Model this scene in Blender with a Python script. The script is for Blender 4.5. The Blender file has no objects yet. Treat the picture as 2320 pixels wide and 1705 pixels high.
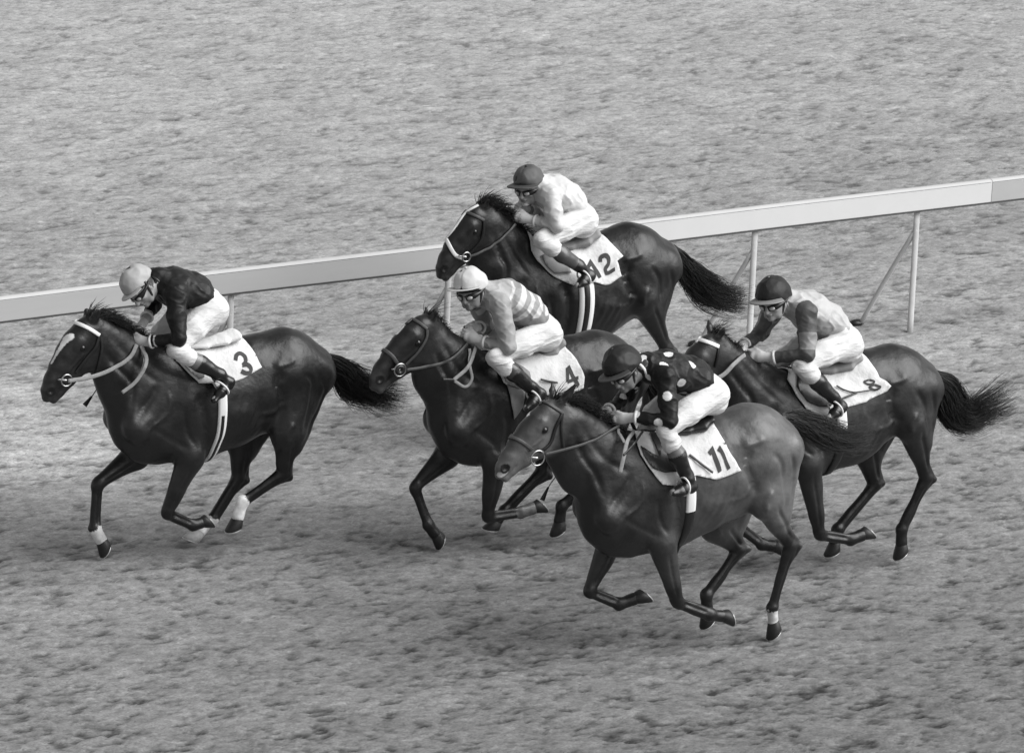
import bpy, math, random
import numpy as np
from mathutils import Vector, Matrix
from mathutils.bvhtree import BVHTree
from mathutils.geometry import delaunay_2d_cdt

# ------------------------------------------------------------------ camera
D, TH, RO, SC = 51.0, math.radians(17.0), math.radians(2.5), 320.0
PHI = math.radians(30.9)                       # course runs this far out of the picture plane
CAM = np.array([0, -D*math.cos(TH), D*math.sin(TH)])
FW = np.array([0, math.cos(TH), -math.sin(TH)])
R0 = np.array([1.0, 0, 0]); U0 = np.array([0, math.sin(TH), math.cos(TH)])
RT = R0*math.cos(RO)+U0*math.sin(RO); UP = -R0*math.sin(RO)+U0*math.cos(RO)
FPX = SC*D
scene = bpy.context.scene
cd = bpy.data.cameras.new('camera'); cam = bpy.data.objects.new('camera', cd)
scene.collection.objects.link(cam)
cam.matrix_world = Matrix(((RT[0], UP[0], -FW[0], CAM[0]), (RT[1], UP[1], -FW[1], CAM[1]),
                           (RT[2], UP[2], -FW[2], CAM[2]), (0, 0, 0, 1)))
cd.sensor_width = 36; cd.sensor_fit = 'HORIZONTAL'; cd.lens = 36*FPX/2320
cd.clip_start = 1; cd.clip_end = 6000
scene.camera = cam

# ------------------------------------------------------------------ light
SUN_EL, SUN_AZ = math.radians(44), math.radians(100)   # high, from the right and a little to the viewer's side
w = bpy.data.worlds.new('World'); scene.world = w; w.use_nodes = True
nt = w.node_tree; nt.nodes.clear()
sky = nt.nodes.new('ShaderNodeTexSky'); sky.sky_type = 'NISHITA'; sky.sun_disc = False
sky.sun_elevation = SUN_EL; sky.sun_rotation = SUN_AZ
bw = nt.nodes.new('ShaderNodeRGBToBW'); bg = nt.nodes.new('ShaderNodeBackground')
bg.inputs['Strength'].default_value = 0.068
wo = nt.nodes.new('ShaderNodeOutputWorld')
nt.links.new(sky.outputs[0], bw.inputs[0]); nt.links.new(bw.outputs[0], bg.inputs[0]); nt.links.new(bg.outputs[0], wo.inputs[0])
sl = bpy.data.lights.new('sun', 'SUN'); sl.energy = 2.1; sl.angle = math.radians(60); sl.color = (1, 1, 1)
so = bpy.data.objects.new('sun', sl); scene.collection.objects.link(so)
sd = Vector((math.sin(SUN_AZ)*math.cos(SUN_EL), math.cos(SUN_AZ)*math.cos(SUN_EL), math.sin(SUN_EL)))
so.rotation_euler = sd.to_track_quat('Z', 'Y').to_euler()
scene.view_settings.view_transform = 'Standard'; scene.view_settings.look = 'None'
scene.view_settings.exposure = 1.28; scene.view_settings.gamma = 1.0

# ------------------------------------------------------------------ unprojection
def ray(x, y): return FW+(x-1160)/FPX*RT-(y-852.5)/FPX*UP
def ground(x, y, z=0.0):
    d = ray(x, y); return CAM+d*((z-CAM[2])/d[2])
HD = np.array([-math.cos(PHI), -math.sin(PHI), 0]); LF = np.array([math.sin(PHI), -math.cos(PHI), 0]); ZU = np.array([0, 0, 1.0])
class Frame:                                   # local frame of one horse: x forward, y to its left, z up
    def __init__(s, gx, gy): s.o = ground(gx, gy); s.rot = math.pi+PHI
    def loc(s, p): q = np.asarray(p)-s.o; return np.array([q@HD, q@LF, q@ZU])
    def P(s, xy, v=0.0):
        d = ray(*xy); t = (((s.o+v*LF)-CAM)@LF)/(d@LF); return s.loc(CAM+t*d)
    def R(s, xy):
        d = ray(*xy); return s.loc(CAM), np.array([d@HD, d@LF, d@ZU])
def zf(ox, oy, s): return lambda x, y: (ox+x/s, oy+y/s)
Z3a = zf(50, 560, 4.13); Z3b = zf(450, 700, 4.13); Z3c = zf(150, 900, 3.747)
Z12a = zf(960, 340, 4.13); Z12b = zf(1300, 460, 4.13)
Z4a = zf(800, 580, 4.13); Z4b = zf(880, 900, 4.13)
Z11a = zf(1080, 760, 4.13); Z11b = zf(1340, 760, 4.13); Z11c = zf(1280, 1050, 3.747)
Z8a = zf(1540, 600, 4.13); Z8b = zf(1740, 780, 3.178)
SR = zf(0, 0, 1)
def L(z, *pts): return [z(*p) for p in pts]

# ------------------------------------------------------------------ noise
def vnoise(P, sc, seed=0):
    P = np.asarray(P, dtype=np.float64)*np.asarray(sc)+1000.0
    i = np.floor(P).astype(np.int64); f = P-i; f = f*f*f*(f*(f*6-15)+10); out = 0
    for a in (0, 1):
        for b in (0, 1):
            for c in (0, 1):
                h = (i[..., 0]+a)*374761393+(i[..., 1]+b)*668265263+(i[..., 2]+c)*2147483647+seed*1274126177
                h = (h ^ (h >> 13))*1274126177; h = (h ^ (h >> 16)) & 0xffff
                out = out+(h/32767.5-1)*np.where(a, f[..., 0], 1-f[..., 0])*np.where(b, f[..., 1], 1-f[..., 1])*np.where(c, f[..., 2], 1-f[..., 2])
    return out

# ------------------------------------------------------------------ signed-distance modelling
class Field:
    def __init__(s, lo, hi, h):
        s.h = h; s.lo = np.array(lo, float); s.n = np.ceil((np.array(hi)-s.lo)/h).astype(int)+1
        s.A = np.full(s.n, 0.5, np.float32)
    def add(s, prim, k=0.02, cut=False):
        fn, lo, hi = prim; pad = k+3*s.h+.035
        i0 = np.clip(np.floor((lo-pad-s.lo)/s.h).astype(int), 0, s.n); i1 = np.clip(np.ceil((hi+pad-s.lo)/s.h).astype(int)+1, 0, s.n)
        if np.any(i1 <= i0): return
        g = [(np.arange(i0[a], i1[a])*s.h+s.lo[a]).astype(np.float32) for a in range(3)]
        d = fn(g[0][:, None, None], g[1][None, :, None], g[2][None, None, :]).astype(np.float32)
        sl_ = (slice(i0[0], i1[0]), slice(i0[1], i1[1]), slice(i0[2], i1[2])); a = s.A[sl_]
        if cut:
            d = -d; hh = np.clip(.5-.5*(a-d)/k, 0, 1); s.A[sl_] = a*(1-hh)+d*hh+k*hh*(1-hh)
        else:
            hh = np.clip(.5+.5*(a-d)/k, 0, 1); s.A[sl_] = a*(1-hh)+d*hh-k*hh*(1-hh)
    def displace(s, f, band=3):
        m = np.abs(s.A) < 1.8*s.h+.004; idx = np.argwhere(m); P = idx*s.h+s.lo
        s.A[m] += f(P).astype(np.float32)
    def soften(s, wt, n):
        B = s.A.copy()
        for _ in range(n):
            for ax in range(3):
                q = [slice(None)]*3; a = list(q); b = list(q); c = list(q); a[ax] = slice(0, -2); b[ax] = slice(1, -1); c[ax] = slice(2, None)
                C = B.copy(); C[tuple(b)] = .25*B[tuple(a)]+.5*B[tuple(b)]+.25*B[tuple(c)]; B = C
        g = [(np.arange(s.n[a])*s.h+s.lo[a]) for a in range(3)]; w_ = wt(g[0][:, None, None], g[1][None, :, None], g[2][None, None, :])
        s.A = (s.A*(1-w_)+B*w_).astype(np.float32)
    def mesh(s):
        A = s.A; S = A < 0; n = np.array(S.shape)
        cnt = np.zeros(n-1, np.int8); O = [(a, b, c) for a in (0, 1) for b in (0, 1) for c in (0, 1)]
        for o in O: cnt += S[o[0]:n[0]-1+o[0], o[1]:n[1]-1+o[1], o[2]:n[2]-1+o[2]]
        act = (cnt > 0) & (cnt < 8); idx = np.argwhere(act); vals = {o: A[tuple((idx+o).T)] for o in O}
        pos = np.zeros((len(idx), 3)); k = np.zeros(len(idx))
        for o in O:
            for ax in range(3):
                if o[ax] == 0:
                    q = list(o); q[ax] = 1; q = tuple(q); va, vb = vals[o], vals[q]
                    m = (va < 0) != (vb < 0); t = np.where(m, va/(va-vb+1e-12), 0); p = np.zeros((len(idx), 3)); p[:] = o; p[:, ax] += t
                    pos += p*m[:, None]; k += m
        V = (idx+pos/k[:, None])*s.h+s.lo
        vid = -np.ones(n-1, np.int64); vid[act] = np.arange(len(idx)); F = []
        for ax in range(3):
            b, c = [(1, 2), (2, 0), (0, 1)][ax]
            s0 = [slice(None)]*3; s1 = [slice(None)]*3; s0[ax] = slice(0, -1); s1[ax] = slice(1, None)
            a_, b_ = S[tuple(s0)], S[tuple(s1)]; e = np.argwhere(a_ != b_)
            e = e[(e[:, b] > 0) & (e[:, c] > 0) & (e[:, b] < n[b]-1) & (e[:, c] < n[c]-1)]
            inside = a_[tuple(e.T)]
            def cell(db, dc): q = e.copy(); q[:, b] -= db; q[:, c] -= dc; return vid[tuple(q.T)]
            Q = np.stack([cell(1, 1), cell(0, 1), cell(0, 0), cell(1, 0)], 1)
            Q[~inside] = Q[~inside][:, ::-1]; F.append(Q)
        return V, np.concatenate(F)

def seg(p0, p1, a0, a1=None, b0=None, b1=None):
    """tapered limb from p0 to p1: a = radius in the x-z plane, b = radius sideways"""
    p0 = np.array(p0, float); p1 = np.array(p1, float); a1 = a0 if a1 is None else a1
    b0 = a0 if b0 is None else b0; b1 = (a1 if b0 == a0 else b0) if b1 is None else b1
    d = p1-p0; LL = max(d@d, 1e-9); m = max(a0, a1, b0, b1)
    def fn(x, y, z):
        X, Y, Z = x-p0[0], y-p0[1], z-p0[2]
        t = np.clip((X*d[0]+Y*d[1]+Z*d[2])/LL, 0, 1)
        a = a0+(a1-a0)*t; b = b0+(b1-b0)*t
        q = (X-t*d[0])**2+(Z-t*d[2])**2; v = (Y-t*d[1])**2
        k0 = np.sqrt(q/a**2+v/b**2)+1e-6; k1 = np.sqrt(q/a**4+v/b**4)+1e-6
        return k0*(k0-1)/k1
    return fn, np.minimum(p0, p1)-m, np.maximum(p0, p1)+m
def ell(c, r, M=None):
    """ellipsoid with semi-axes r along the rows of M"""
    c = np.array(c, float); r = np.array(r, float); M = np.eye(3) if M is None else np.array(M); m = r.max()
    def fn(x, y, z):
        X, Y, Z = x-c[0], y-c[1], z-c[2]; k0 = 0; k1 = 0
        for i in range(3):
            q = (X*M[i][0]+Y*M[i][1]+Z*M[i][2]); k0 = k0+(q/r[i])**2; k1 = k1+(q/r[i]**2)**2
        k0 = np.sqrt(k0)+1e-6; k1 = np.sqrt(k1)+1e-6
        return k0*(k0-1)/k1
    return fn, c-m, c+m

# ------------------------------------------------------------------ mesh helpers
COL = scene.collection
def mk(name, V, F, mat=None, parent=None, smooth=True, col=None, off=None):
    V = np.asarray(V, dtype=np.float64)
    if off is not None: V = V-np.asarray(off)
    me = bpy.data.meshes.new(name)
    if isinstance(F, np.ndarray) and F.ndim == 2:
        k = F.shape[1]; me.vertices.add(len(V)); me.vertices.foreach_set('co', V.astype(np.float32).ravel())
        me.loops.add(F.size); me.loops.foreach_set('vertex_index', F.astype(np.int32).ravel())
        me.polygons.add(len(F)); me.polygons.foreach_set('loop_start', np.arange(0, F.size, k, dtype=np.int32))
        me.update(calc_edges=True)
    else:
        me.from_pydata([tuple(v) for v in V], [], [tuple(int(i) for i in f) for f in F]); me.update()
    me.validate()
    if smooth: me.polygons.foreach_set('use_smooth', np.ones(len(me.polygons), bool))
    if col is not None:
        at = me.color_attributes.new('coat', 'FLOAT_COLOR', 'POINT'); c = np.ones((len(V), 4), np.float32)
        c[:, :3] = np.asarray(col).reshape(-1, 1); at.data.foreach_set('color', c.ravel())
    if mat: me.materials.append(mat)
    o = bpy.data.objects.new(name, me); COL.objects.link(o)
    if parent: o.parent = parent
    return o
def empty(name, loc, rz, label, cat, group=None):
    o = bpy.data.objects.new(name, None); COL.objects.link(o); o.location = tuple(loc); o.rotation_euler = (0, 0, rz)
    o.empty_display_size = .2; o['label'] = label; o['category'] = cat
    if group: o['group'] = group
    return o
def catmull(pts, n):
    P = np.array(pts, float); P = np.vstack([2*P[0]-P[1], P, 2*P[-1]-P[-2]]); out = []
    m = len(P)-3
    for k in np.linspace(0, m-1e-6, n):
        i = int(k); t = k-i; a, b, c, d = P[i:i+4]
        out.append(.5*((2*b)+(-a+c)*t+(2*a-5*b+4*c-d)*t*t+(-a+3*b-3*c+d)*t**3))
    return np.array(out)
def tube(pts, r, seg_n=8, n=None, r1=None, flat=1.0, nrm=None, closed=False):
    """swept round or flattened cord; nrm = direction along which it is thin"""
    P = catmull(pts, n or max(6, 5*len(pts))) if len(pts) > 1 else np.array(pts)
    T = np.gradient(P, axis=0); T /= np.linalg.norm(T, axis=1)[:, None]+1e-9; V = []; F = []
    for i, (p, t) in enumerate(zip(P, T)):
        if nrm is None: ref = np.array([0, 1., 0]) if abs(t[1]) < .9 else np.array([0, 0, 1.])
        else: ref = nrm[i] if np.ndim(nrm) == 2 else np.array(nrm, float)
        w_ = np.cross(t, ref); w_ /= np.linalg.norm(w_)+1e-9; nn = np.cross(w_, t)
        rr = r+((r if r1 is None else r1)-r)*i/(len(P)-1)
        for k in range(seg_n):
            a = 2*math.pi*k/seg_n; V.append(p+w_*math.cos(a)*rr+nn*math.sin(a)*rr*flat)
    m = len(P)
    for i in range(m-1):
        for k in range(seg_n):
            F.append((i*seg_n+k, i*seg_n+(k+1) % seg_n, (i+1)*seg_n+(k+1) % seg_n, (i+1)*seg_n+k))
    V.append(P[0]); V.append(P[-1]); a, b = len(V)-2, len(V)-1
    for k in range(seg_n): F.append((a, (k+1) % seg_n, k)); F.append((b, (m-1)*seg_n+k, (m-1)*seg_n+(k+1) % seg_n))
    return V, F
def ring(c, R, r, M=(np.array([1., 0, 0]), np.array([0, 0, 1.])), n=28, m=8, arc=1.0):
    V = []; F = []; e1, e2 = M; nn = np.cross(e1, e2); cl = arc >= 1; N = n if cl else n+1
    for i in range(N):
        a = 2*math.pi*i/n*arc; rd = e1*math.cos(a)+e2*math.sin(a)
        for k in range(m):
            b = 2*math.pi*k/m; V.append(c+rd*(R+r*math.cos(b))+nn*r*math.sin(b))
    for i in range(n):
        j = (i+1) % N
        for k in range(m): F.append((i*m+k, j*m+k, j*m+(k+1) % m, i*m+(k+1) % m))
    return V, F
def join(*parts):
    V = []; F = []
    for v, f in parts:
        o = len(V); V += [np.array(q) for q in v]; F += [tuple(i+o for i in q) for q in f]
    return V, F
def hair(paths, r0, r1, name, mat, parent, off=None):
    """many tapered three-sided strands in one mesh; paths: (n, m, 3)"""
    P = np.asarray(paths); n, m, _ = P.shape; T = np.gradient(P, axis=1); T /= np.linalg.norm(T, axis=2, keepdims=True)+1e-9
    ref = np.zeros_like(T); ref[..., 1] = 1; ref[..., 0] = .31; A = np.cross(T, ref); A /= np.linalg.norm(A, axis=2, keepdims=True)+1e-9; B = np.cross(T, A)
    rr = (r0+(r1-r0)*np.linspace(0, 1, m)**1.5)[None, :, None]
    V = np.stack([P+rr*(math.cos(q)*A+math.sin(q)*B) for q in (0, 2.09, 4.19)], 2).reshape(-1, 3)
    i = np.arange(n)[:, None, None]*m*3+np.arange(m-1)[None, :, None]*3; k = np.arange(3)[None, None, :]; k2 = (k+1) % 3
    F = np.stack([i+k, i+k2, i+3+k2, i+3+k], -1).reshape(-1, 4)
    return mk(name, V, F, mat, parent, off=off)

# ------------------------------------------------------------------ materials
def mat(name, base=.5, rough=.6, spec=.5, metal=0, attr=False, noise=None, bump=None, sheen=0, coat=0, stretch=(1, 1, 1), streak=None):
    m = bpy.data.materials.new(name); m.use_nodes = True; t = m.node_tree; b = t.nodes['Principled BSDF']; ln = t.links.new
    b.inputs['Roughness'].default_value = rough; b.inputs['Specular IOR Level'].default_value = spec; b.inputs['Metallic'].default_value = metal
    if sheen: b.inputs['Sheen Weight'].default_value = sheen; b.inputs['Sheen Roughness'].default_value = .4
    if coat: b.inputs['Coat Weight'].default_value = coat; b.inputs['Coat Roughness'].default_value = .35
    tc = t.nodes.new('ShaderNodeTexCoord'); mp = t.nodes.new('ShaderNodeMapping'); mp.inputs['Scale'].default_value = stretch
    ln(tc.outputs['Object'], mp.inputs[0])
    if attr:
        a = t.nodes.new('ShaderNodeAttribute'); a.attribute_name = 'coat'; src = a.outputs['Color']
    else:
        a = t.nodes.new('ShaderNodeRGB'); a.outputs[0].default_value = (base, base, base, 1); src = a.outputs[0]
    if noise:
        n = t.nodes.new('ShaderNodeTexNoise'); n.inputs['Scale'].default_value = noise[0]; n.inputs['Detail'].default_value = 10; n.inputs['Roughness'].default_value = .68; ln(mp.outputs[0], n.inputs[0])
        r = t.nodes.new('ShaderNodeMapRange'); r.inputs[1].default_value = .3; r.inputs[2].default_value = .7; r.inputs[3].default_value = 1-noise[1]; r.inputs[4].default_value = 1+noise[1]
        ln(n.outputs[0], r.inputs[0]); x = t.nodes.new('ShaderNodeMix'); x.data_type = 'RGBA'; x.blend_type = 'MULTIPLY'; x.inputs[0].default_value = 1
        ln(src, x.inputs[6]); ln(r.outputs[0], x.inputs[7]); src = x.outputs[2]
        if len(noise) > 2:
            rr = t.nodes.new('ShaderNodeMapRange'); rr.inputs[1].default_value = .35; rr.inputs[2].default_value = .65; rr.inputs[3].default_value = rough-noise[2]; rr.inputs[4].default_value = rough+noise[2]
            ln(n.outputs[0], rr.inputs[0]); ln(rr.outputs[0], b.inputs['Roughness'])
    ln(src, b.inputs['Base Color'])
    if bump:
        n = t.nodes.new('ShaderNodeTexNoise'); n.inputs['Scale'].default_value = bump[0]; n.inputs['Detail'].default_value = 4; ln(mp.outputs[0], n.inputs[0])
        bp = t.nodes.new('ShaderNodeBump'); bp.inputs['Strength'].default_value = bump[1]; bp.inputs['Distance'].default_value = bump[2]; ln(n.outputs[0], bp.inputs['Height'])
        ln(bp.outputs[0], b.inputs['Normal'])
    return m
M = {}
M['coat'] = mat('horse_coat', attr=True, rough=.39, spec=.44, noise=(9, .32, .05), bump=(20, .32, .012))
M['hair'] = mat('horse_hair', .007, .5, .35)
M['hair_brown'] = mat('horse_hair_brown', .028, .5, .35)
M['hoof_dark'] = mat('hoof_dark', .014, .5, .4, noise=(30, .3)); M['hoof_pale'] = mat('hoof_pale', .3, .5, .4, noise=(30, .3))
M['eye'] = mat('eye', .004, .18, .5)
M['skin'] = mat('skin', attr=True, rough=.55, noise=(25, .1))
M['cloth_sheet'] = mat('cloth_sheet', .6, .8, .2, noise=(4, .1), bump=(11, .8, .02))
M['flap_grey'] = mat('flap_grey', .2, .6, .3, noise=(6, .2), bump=(8, .4, .01)); M['flap_dark'] = mat('flap_dark', .02, .4, .5, noise=(6, .3), bump=(8, .4, .01))
M['leather_dark'] = mat('leather_dark', .010, .4, .5); M['leather_brown'] = mat('leather_brown', .055, .5, .4, noise=(30, .2))
M['rein'] = mat('rein_webbing', .26, .7, .3, noise=(60, .2)); M['strap_white'] = mat('strap_white', .65, .6, .4)
M['shoe'] = mat('shoe_metal', .55, .4, .5, metal=.6)
M['metal'] = mat('bit_metal', .45, .3, .5, metal=1.0)
M['ink'] = mat('number_ink', .055, .8, .2, noise=(40, .15))
M['silk'] = mat('silk', attr=True, rough=.5, spec=.28, bump=(17, .45, .010), stretch=(1, 1, 1.8), noise=(8, .05))
M['breeches'] = mat('breeches', attr=True, rough=.75, spec=.2, bump=(12, .8, .014), stretch=(1, 1, 3.4), noise=(6, .08))
M['boot'] = mat('boot', attr=True, rough=.3, spec=.55, bump=(12, .5, .01))
M['cap'] = mat('cap', attr=True, rough=.55, spec=.3, bump=(18, .5, .008))
M['lens'] = mat('goggle_lens', .4, .1, .9)
# ------------------------------------------------------------------ horses
def lerp(a, b, t): return np.array(a)*(1-t)+np.array(b)*t
def pline(P, pts, width=False):
    """distance of each point of P to a polyline (pts may carry a radius)"""
    best = np.full(len(P), 9.0)
    for (p, r), (q, s) in zip(pts[:-1], pts[1:]):
        p = np.array(p); q = np.array(q); d = q-p; t = np.clip(((P-p)@d)/max(d@d, 1e-9), 0, 1)
        best = np.minimum(best, np.linalg.norm(P-p-t[:, None]*d, axis=1)-(r+(s-r)*t))
    return best
def raw_px(pts): return pts

class Horse:
    H = 0.0075
    def __init__(s, S, name, label):
        s.S = S; f = s.f = Frame(*S['ground']); s.root = empty('horse', f.o, f.rot, label, 'horse', 'racehorses galloping in the race')
        P = f.P; c = []
        # --- trunk and neck stations
        tr = [];
        for (t, b, hw) in S['trunk']:
            a, bb = P(t), P(b); m = (a+bb)/2; r = np.linalg.norm(a-bb)/2; tr.append((m, r, hw))
        nk = []
        for (t, b, hw) in S['neck']:
            a, bb = P(t), P(b); m = (a+bb)/2; r = np.linalg.norm(a-bb)/2; nk.append((m, r, hw))
        s.tr = tr; s.nk = nk
        T1, T2, T3, T4, T5, T6 = [t[0] for t in tr]
        s.T = (T1, T2, T3, T4, T5, T6)
        body = []
        A = lambda prim, k=.03, cut=False: body.append((prim, k, cut))
        for (m, r, w_), (n, q, x_) in zip(tr[:-1], tr[1:]): A(seg(m, n, r, q, w_, x_), .04)
        for (m, r, w_), (n, q, x_) in zip(nk[:-1], nk[1:]): A(seg(m, n, r, q, w_, x_), .05)
        A(seg(nk[-1][0], T1+[.03, 0, .03], nk[-1][1], .335, nk[-1][2], .15), .07)
        # --- muscle masses
        SH = T1+np.array([.24, 0, -.07]); wz = T1+np.array([-.06, 0, .2])
        J = S['legs']; s.leg = {}
        for key, side in (('nf', 1), ('ff', -1), ('nh', 1), ('fh', -1)):
            q = J[key]; hind = key[1] == 'h'
            vs = [.17, .14, .12, .11] if not hind else [.17, .14, .12, .12]
            s.leg[key] = [P(p, side*v) for p, v in zip(q[:4], vs)]+([P(q[4], side*.14)] if hind else [])
        for side, ff, hh in ((1, 'nf', 'nh'), (-1, 'ff', 'fh')):
            E, K, Ft, Hf = s.leg[ff]; vv = np.array([0, side, 0.])
            sp = SH+vv*.14
            A(seg(wz+vv*.07, sp, .12, .105, .05, .08), .025)                       # shoulder blade
            A(seg(T1+[-.12, 0, .04]+vv*.15, E+[-.01, 0, .02], .13, .085, .055, .06), .022)   # triceps
            A(seg(sp-vv*.02+[0, 0, .03], E-vv*.02+[0, 0, .05], .07, .07, .04, .045), .06)
            A(seg(SH+vv*.02+[-.02, 0, -.04], SH+vv*.1+[-.03, 0, -.05], .09, .085, .09, .08), .035)     # breast
            A(seg(nk[2][0]+vv*.07-[0, 0, .02], sp+[.02, 0, .03], .06, .06, .035, .05), .03)   # neck muscle
            s.foreleg(A, E, K, Ft, Hf, vv)
            ST, HK, F2, H2, HP = s.leg[hh]
            hip = T5+np.array([.13, 0, .1])+vv*.18
            A(seg(hip, hip+[.01, 0, -.02], .06, .06, .05, .05), .03)
            A(seg(T5+[.02, 0, .06]+vv*.12, T6+vv*.11, .16, .15, .12, .11), .03)             # croup
            A(seg(T5+[-.02, 0, -.02]+vv*.14, ST+vv*.02, .17, .125, .1, .085), .022)         # thigh
            kp = lerp(ST, HK, .35); back = np.array([-.05, 0, 0.0])
            A(seg(T6+vv*.11+[0, 0, -.02], kp+back+vv*.01, .125, .075, .085, .055), .022)     # hamstring
            A(seg(T5+[.1, 0, -.05]+vv*.15, ST+[.06, 0, .02]+vv*.01, .07, .05, .04, .03), .02)  # flank fold muscle
            s.hindleg(A, ST, HK, F2, H2, HP, vv)
        s.head(A)
        SHp = SH
        # --- bounds + build
        lo = np.min([np.minimum(p[0][1], p[0][1]) for p in body], axis=0)-.03; hi = np.max([p[0][2] for p in body], axis=0)+.03
        F = Field(lo, hi, s.H)
        for p, k, cut in body: F.add(p, k, cut)
        z0 = T3[2]-.42; st = lambda t: np.clip(t, 0, 1)
        F.soften(lambda x, y, z: st((z-z0)/.1+np.clip((x-T3[0])*0, 0, 1))*st((T1[0]+.5-x)/.15)*st((x-(T6[0]-.3))/.1)*.92, 12)
        F.soften(lambda x, y, z: .7+0*x*y*z, 1)
        F.displace(lambda Q: vnoise(Q, (6, 8, 9), 3)*.006+vnoise(Q, (16, 20, 12), 5)*.002)
        F.displace(lambda Q: s.grooves(Q, SHp))
        V, Q = F.mesh(); s.V = V
        s.bvh = BVHTree.FromPolygons([tuple(v) for v in V], Q.tolist())
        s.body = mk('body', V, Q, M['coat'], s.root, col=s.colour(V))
        s.extras()
    def grooves(s, Q, SH):
        T1, T2, T3, T4, T5, T6 = s.T; out = np.zeros(len(Q)); X = Q[:, [0, 2]]
        def line(pts, w_, dp, side):
            nonlocal out
            P2 = [np.array([p[0], p[2]]) for p in pts]; P2 = list(catmull(P2, 14)) if len(P2) > 2 else P2; best = np.full(len(Q), 9.)
            n = len(P2)-1; tt = np.zeros(len(Q))
            for i, (a, b) in enumerate(zip(P2[:-1], P2[1:])):
                d = b-a; t = np.clip(((X-a)@d)/(d@d+1e-9), 0, 1); e = np.linalg.norm(X-a-t[:, None]*d, axis=1); m = e < best; best = np.where(m, e, best); tt = np.where(m, (i+t)/n, tt)
            fade = np.clip(np.minimum(tt, 1-tt)*5, .15, 1)
            out += dp*np.exp(-(best/w_)**2)*fade*np.clip((Q[:, 1]*side-.02)*25, 0, 1)
        v = lambda x, z: np.array([x, 0, z])
        for side, ff, hh in ((1, 'nf', 'nh'), (-1, 'ff', 'fh')):
            E, K, Ft, Hf = s.leg[ff]; ST, HK, F2, H2, HP = s.leg[hh]
            line([T1+v(-.15, .16), T1+v(-.20, -.03), E+v(-.09, .04)], .032, .017, side)
            line([T1+v(.10, .22), T1+v(.18, .1), SH+v(.06, .03)], .026, .011, side)
            line([T1+v(.04, .18), T1+v(.05, .02), SH+v(-.02, -.02)], .016, -.007, side)
            line([SH+v(-.02, .04), T1+v(.02, -.16), E+v(.02, .07)], .022, .006, side)
            line([T1+v(-.06, .05), T1+v(-.08, -.1), E+v(-.01, .08)], .016, .008, side)
            line([T5+v(.12, .1), T5+v(.17, .0), T5+v(.13, -.1), ST+v(.09, .04)], .032, .02, side)
            line([T5+v(.20, .12), T5+v(.10, .13), T5+v(.03, .16)], .02, -.009, side)
            line([T5+v(-.02, .06), T5+v(-.10, -.05), lerp(ST, HK, .2)+v(-.07, .02)], .020, .012, side)
            line([T6+v(.02, .03), T6+v(-.03, -.12), lerp(ST, HK, .35)+v(-.09, .03)], .016, .010, side)
            line([ST+v(.0, .10), ST+v(.05, .02), ST+v(.04, -.06)], .022, -.012, side)
            line([T5+v(.10, -.12), T4+v(-.02, -.13), T4+v(.12, -.14)], .02, -.008, side)
            line([s.nk[0][0]+v(.0, -.05), s.nk[1][0]+v(0, -.07), s.nk[2][0]+v(.01, -.08), SH+v(.06, .13)], .020, .012, side)
            line([s.nk[0][0]+v(-.03, .05), s.nk[2][0]+v(-.04, .03), T1+v(.08, .20)], .022, .006, side)
            for a, b, o, dp in ((E, K, .004, .007), (ST, HK, -.018, .010), (K, Ft, -.010, .007), (HK, F2, -.010, .007)):
                c = (b-a)/np.linalg.norm(b-a); q = np.array([-c[2], 0, c[0]]); line([lerp(a, b, .08)+q*o, lerp(a, b, .92)+q*o], .010 if dp == .007 else .014, dp, side)
        rx = (Q[:, 0]-T4[0])/(T2[0]-.12-T4[0]); m = np.clip(rx*4, 0, 1)*np.clip((1-rx)*4, 0, 1)*(np.abs(Q[:, 1]) > .1)*np.clip(1-np.abs(Q[:, 2]-T3[2]+.06)/.2, 0, 1)
        out += m*.0028*np.sin((Q[:, 0]+.35*(Q[:, 2]-T3[2]))*2*math.pi/.062)
        return out
    # local 3-D point on the hide seen at a pixel, lifted along the normal
    def hit(s, xy, off=0.0):
        o, d = s.f.R(xy); h = s.bvh.ray_cast(Vector(o), Vector(d/np.linalg.norm(d)))
        if h[0] is None:
            h = s.bvh.find_nearest(Vector(s.f.P(xy, -.02)))
        p = np.array(h[0]); n = np.array(h[1]); return p+n*off, n
    def foreleg(s, A, E, K, Ft, Hf, vv):
        Cr = lerp(Ft, Hf, .55)
        d = K-E; d /= np.linalg.norm(d); dors = np.array([-d[2], 0, d[0]])
        A(seg(E+[0, 0, .02], K, .092, .038, .066, .034), .045)
        A(seg(lerp(E, K, .05)+dors*.02, lerp(E, K, .55)+dors*.006, .06, .042, .05, .036), .02)
        A(seg(E-dors*.03, lerp(E, K, .5)-dors*.01, .055, .035, .045, .03), .02)
        A(seg(lerp(K, E, .06), lerp(K, Ft, .07), .042, .039, .038, .035), .012)
        c = Ft-K; c /= np.linalg.norm(c); cd_ = np.array([-c[2], 0, c[0]])
        A(seg(K-cd_*.022, K-cd_*.02+c*.03, .024, .02, .02, .018), .012)
        A(seg(K+c*.03+cd_*.006, Ft+cd_*.004, .031, .030, .026, .025), .012)
        A(seg(K+c*.04-cd_*.022, Ft-cd_*.018, .019, .021, .015, .018), .008)     # tendon
        A(seg(Ft-cd_*.004, Ft+c*.004-cd_*.006, .043, .040, .036, .035), .012)
        A(seg(Ft, Cr, .034, .038, .031, .037), .012)
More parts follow.
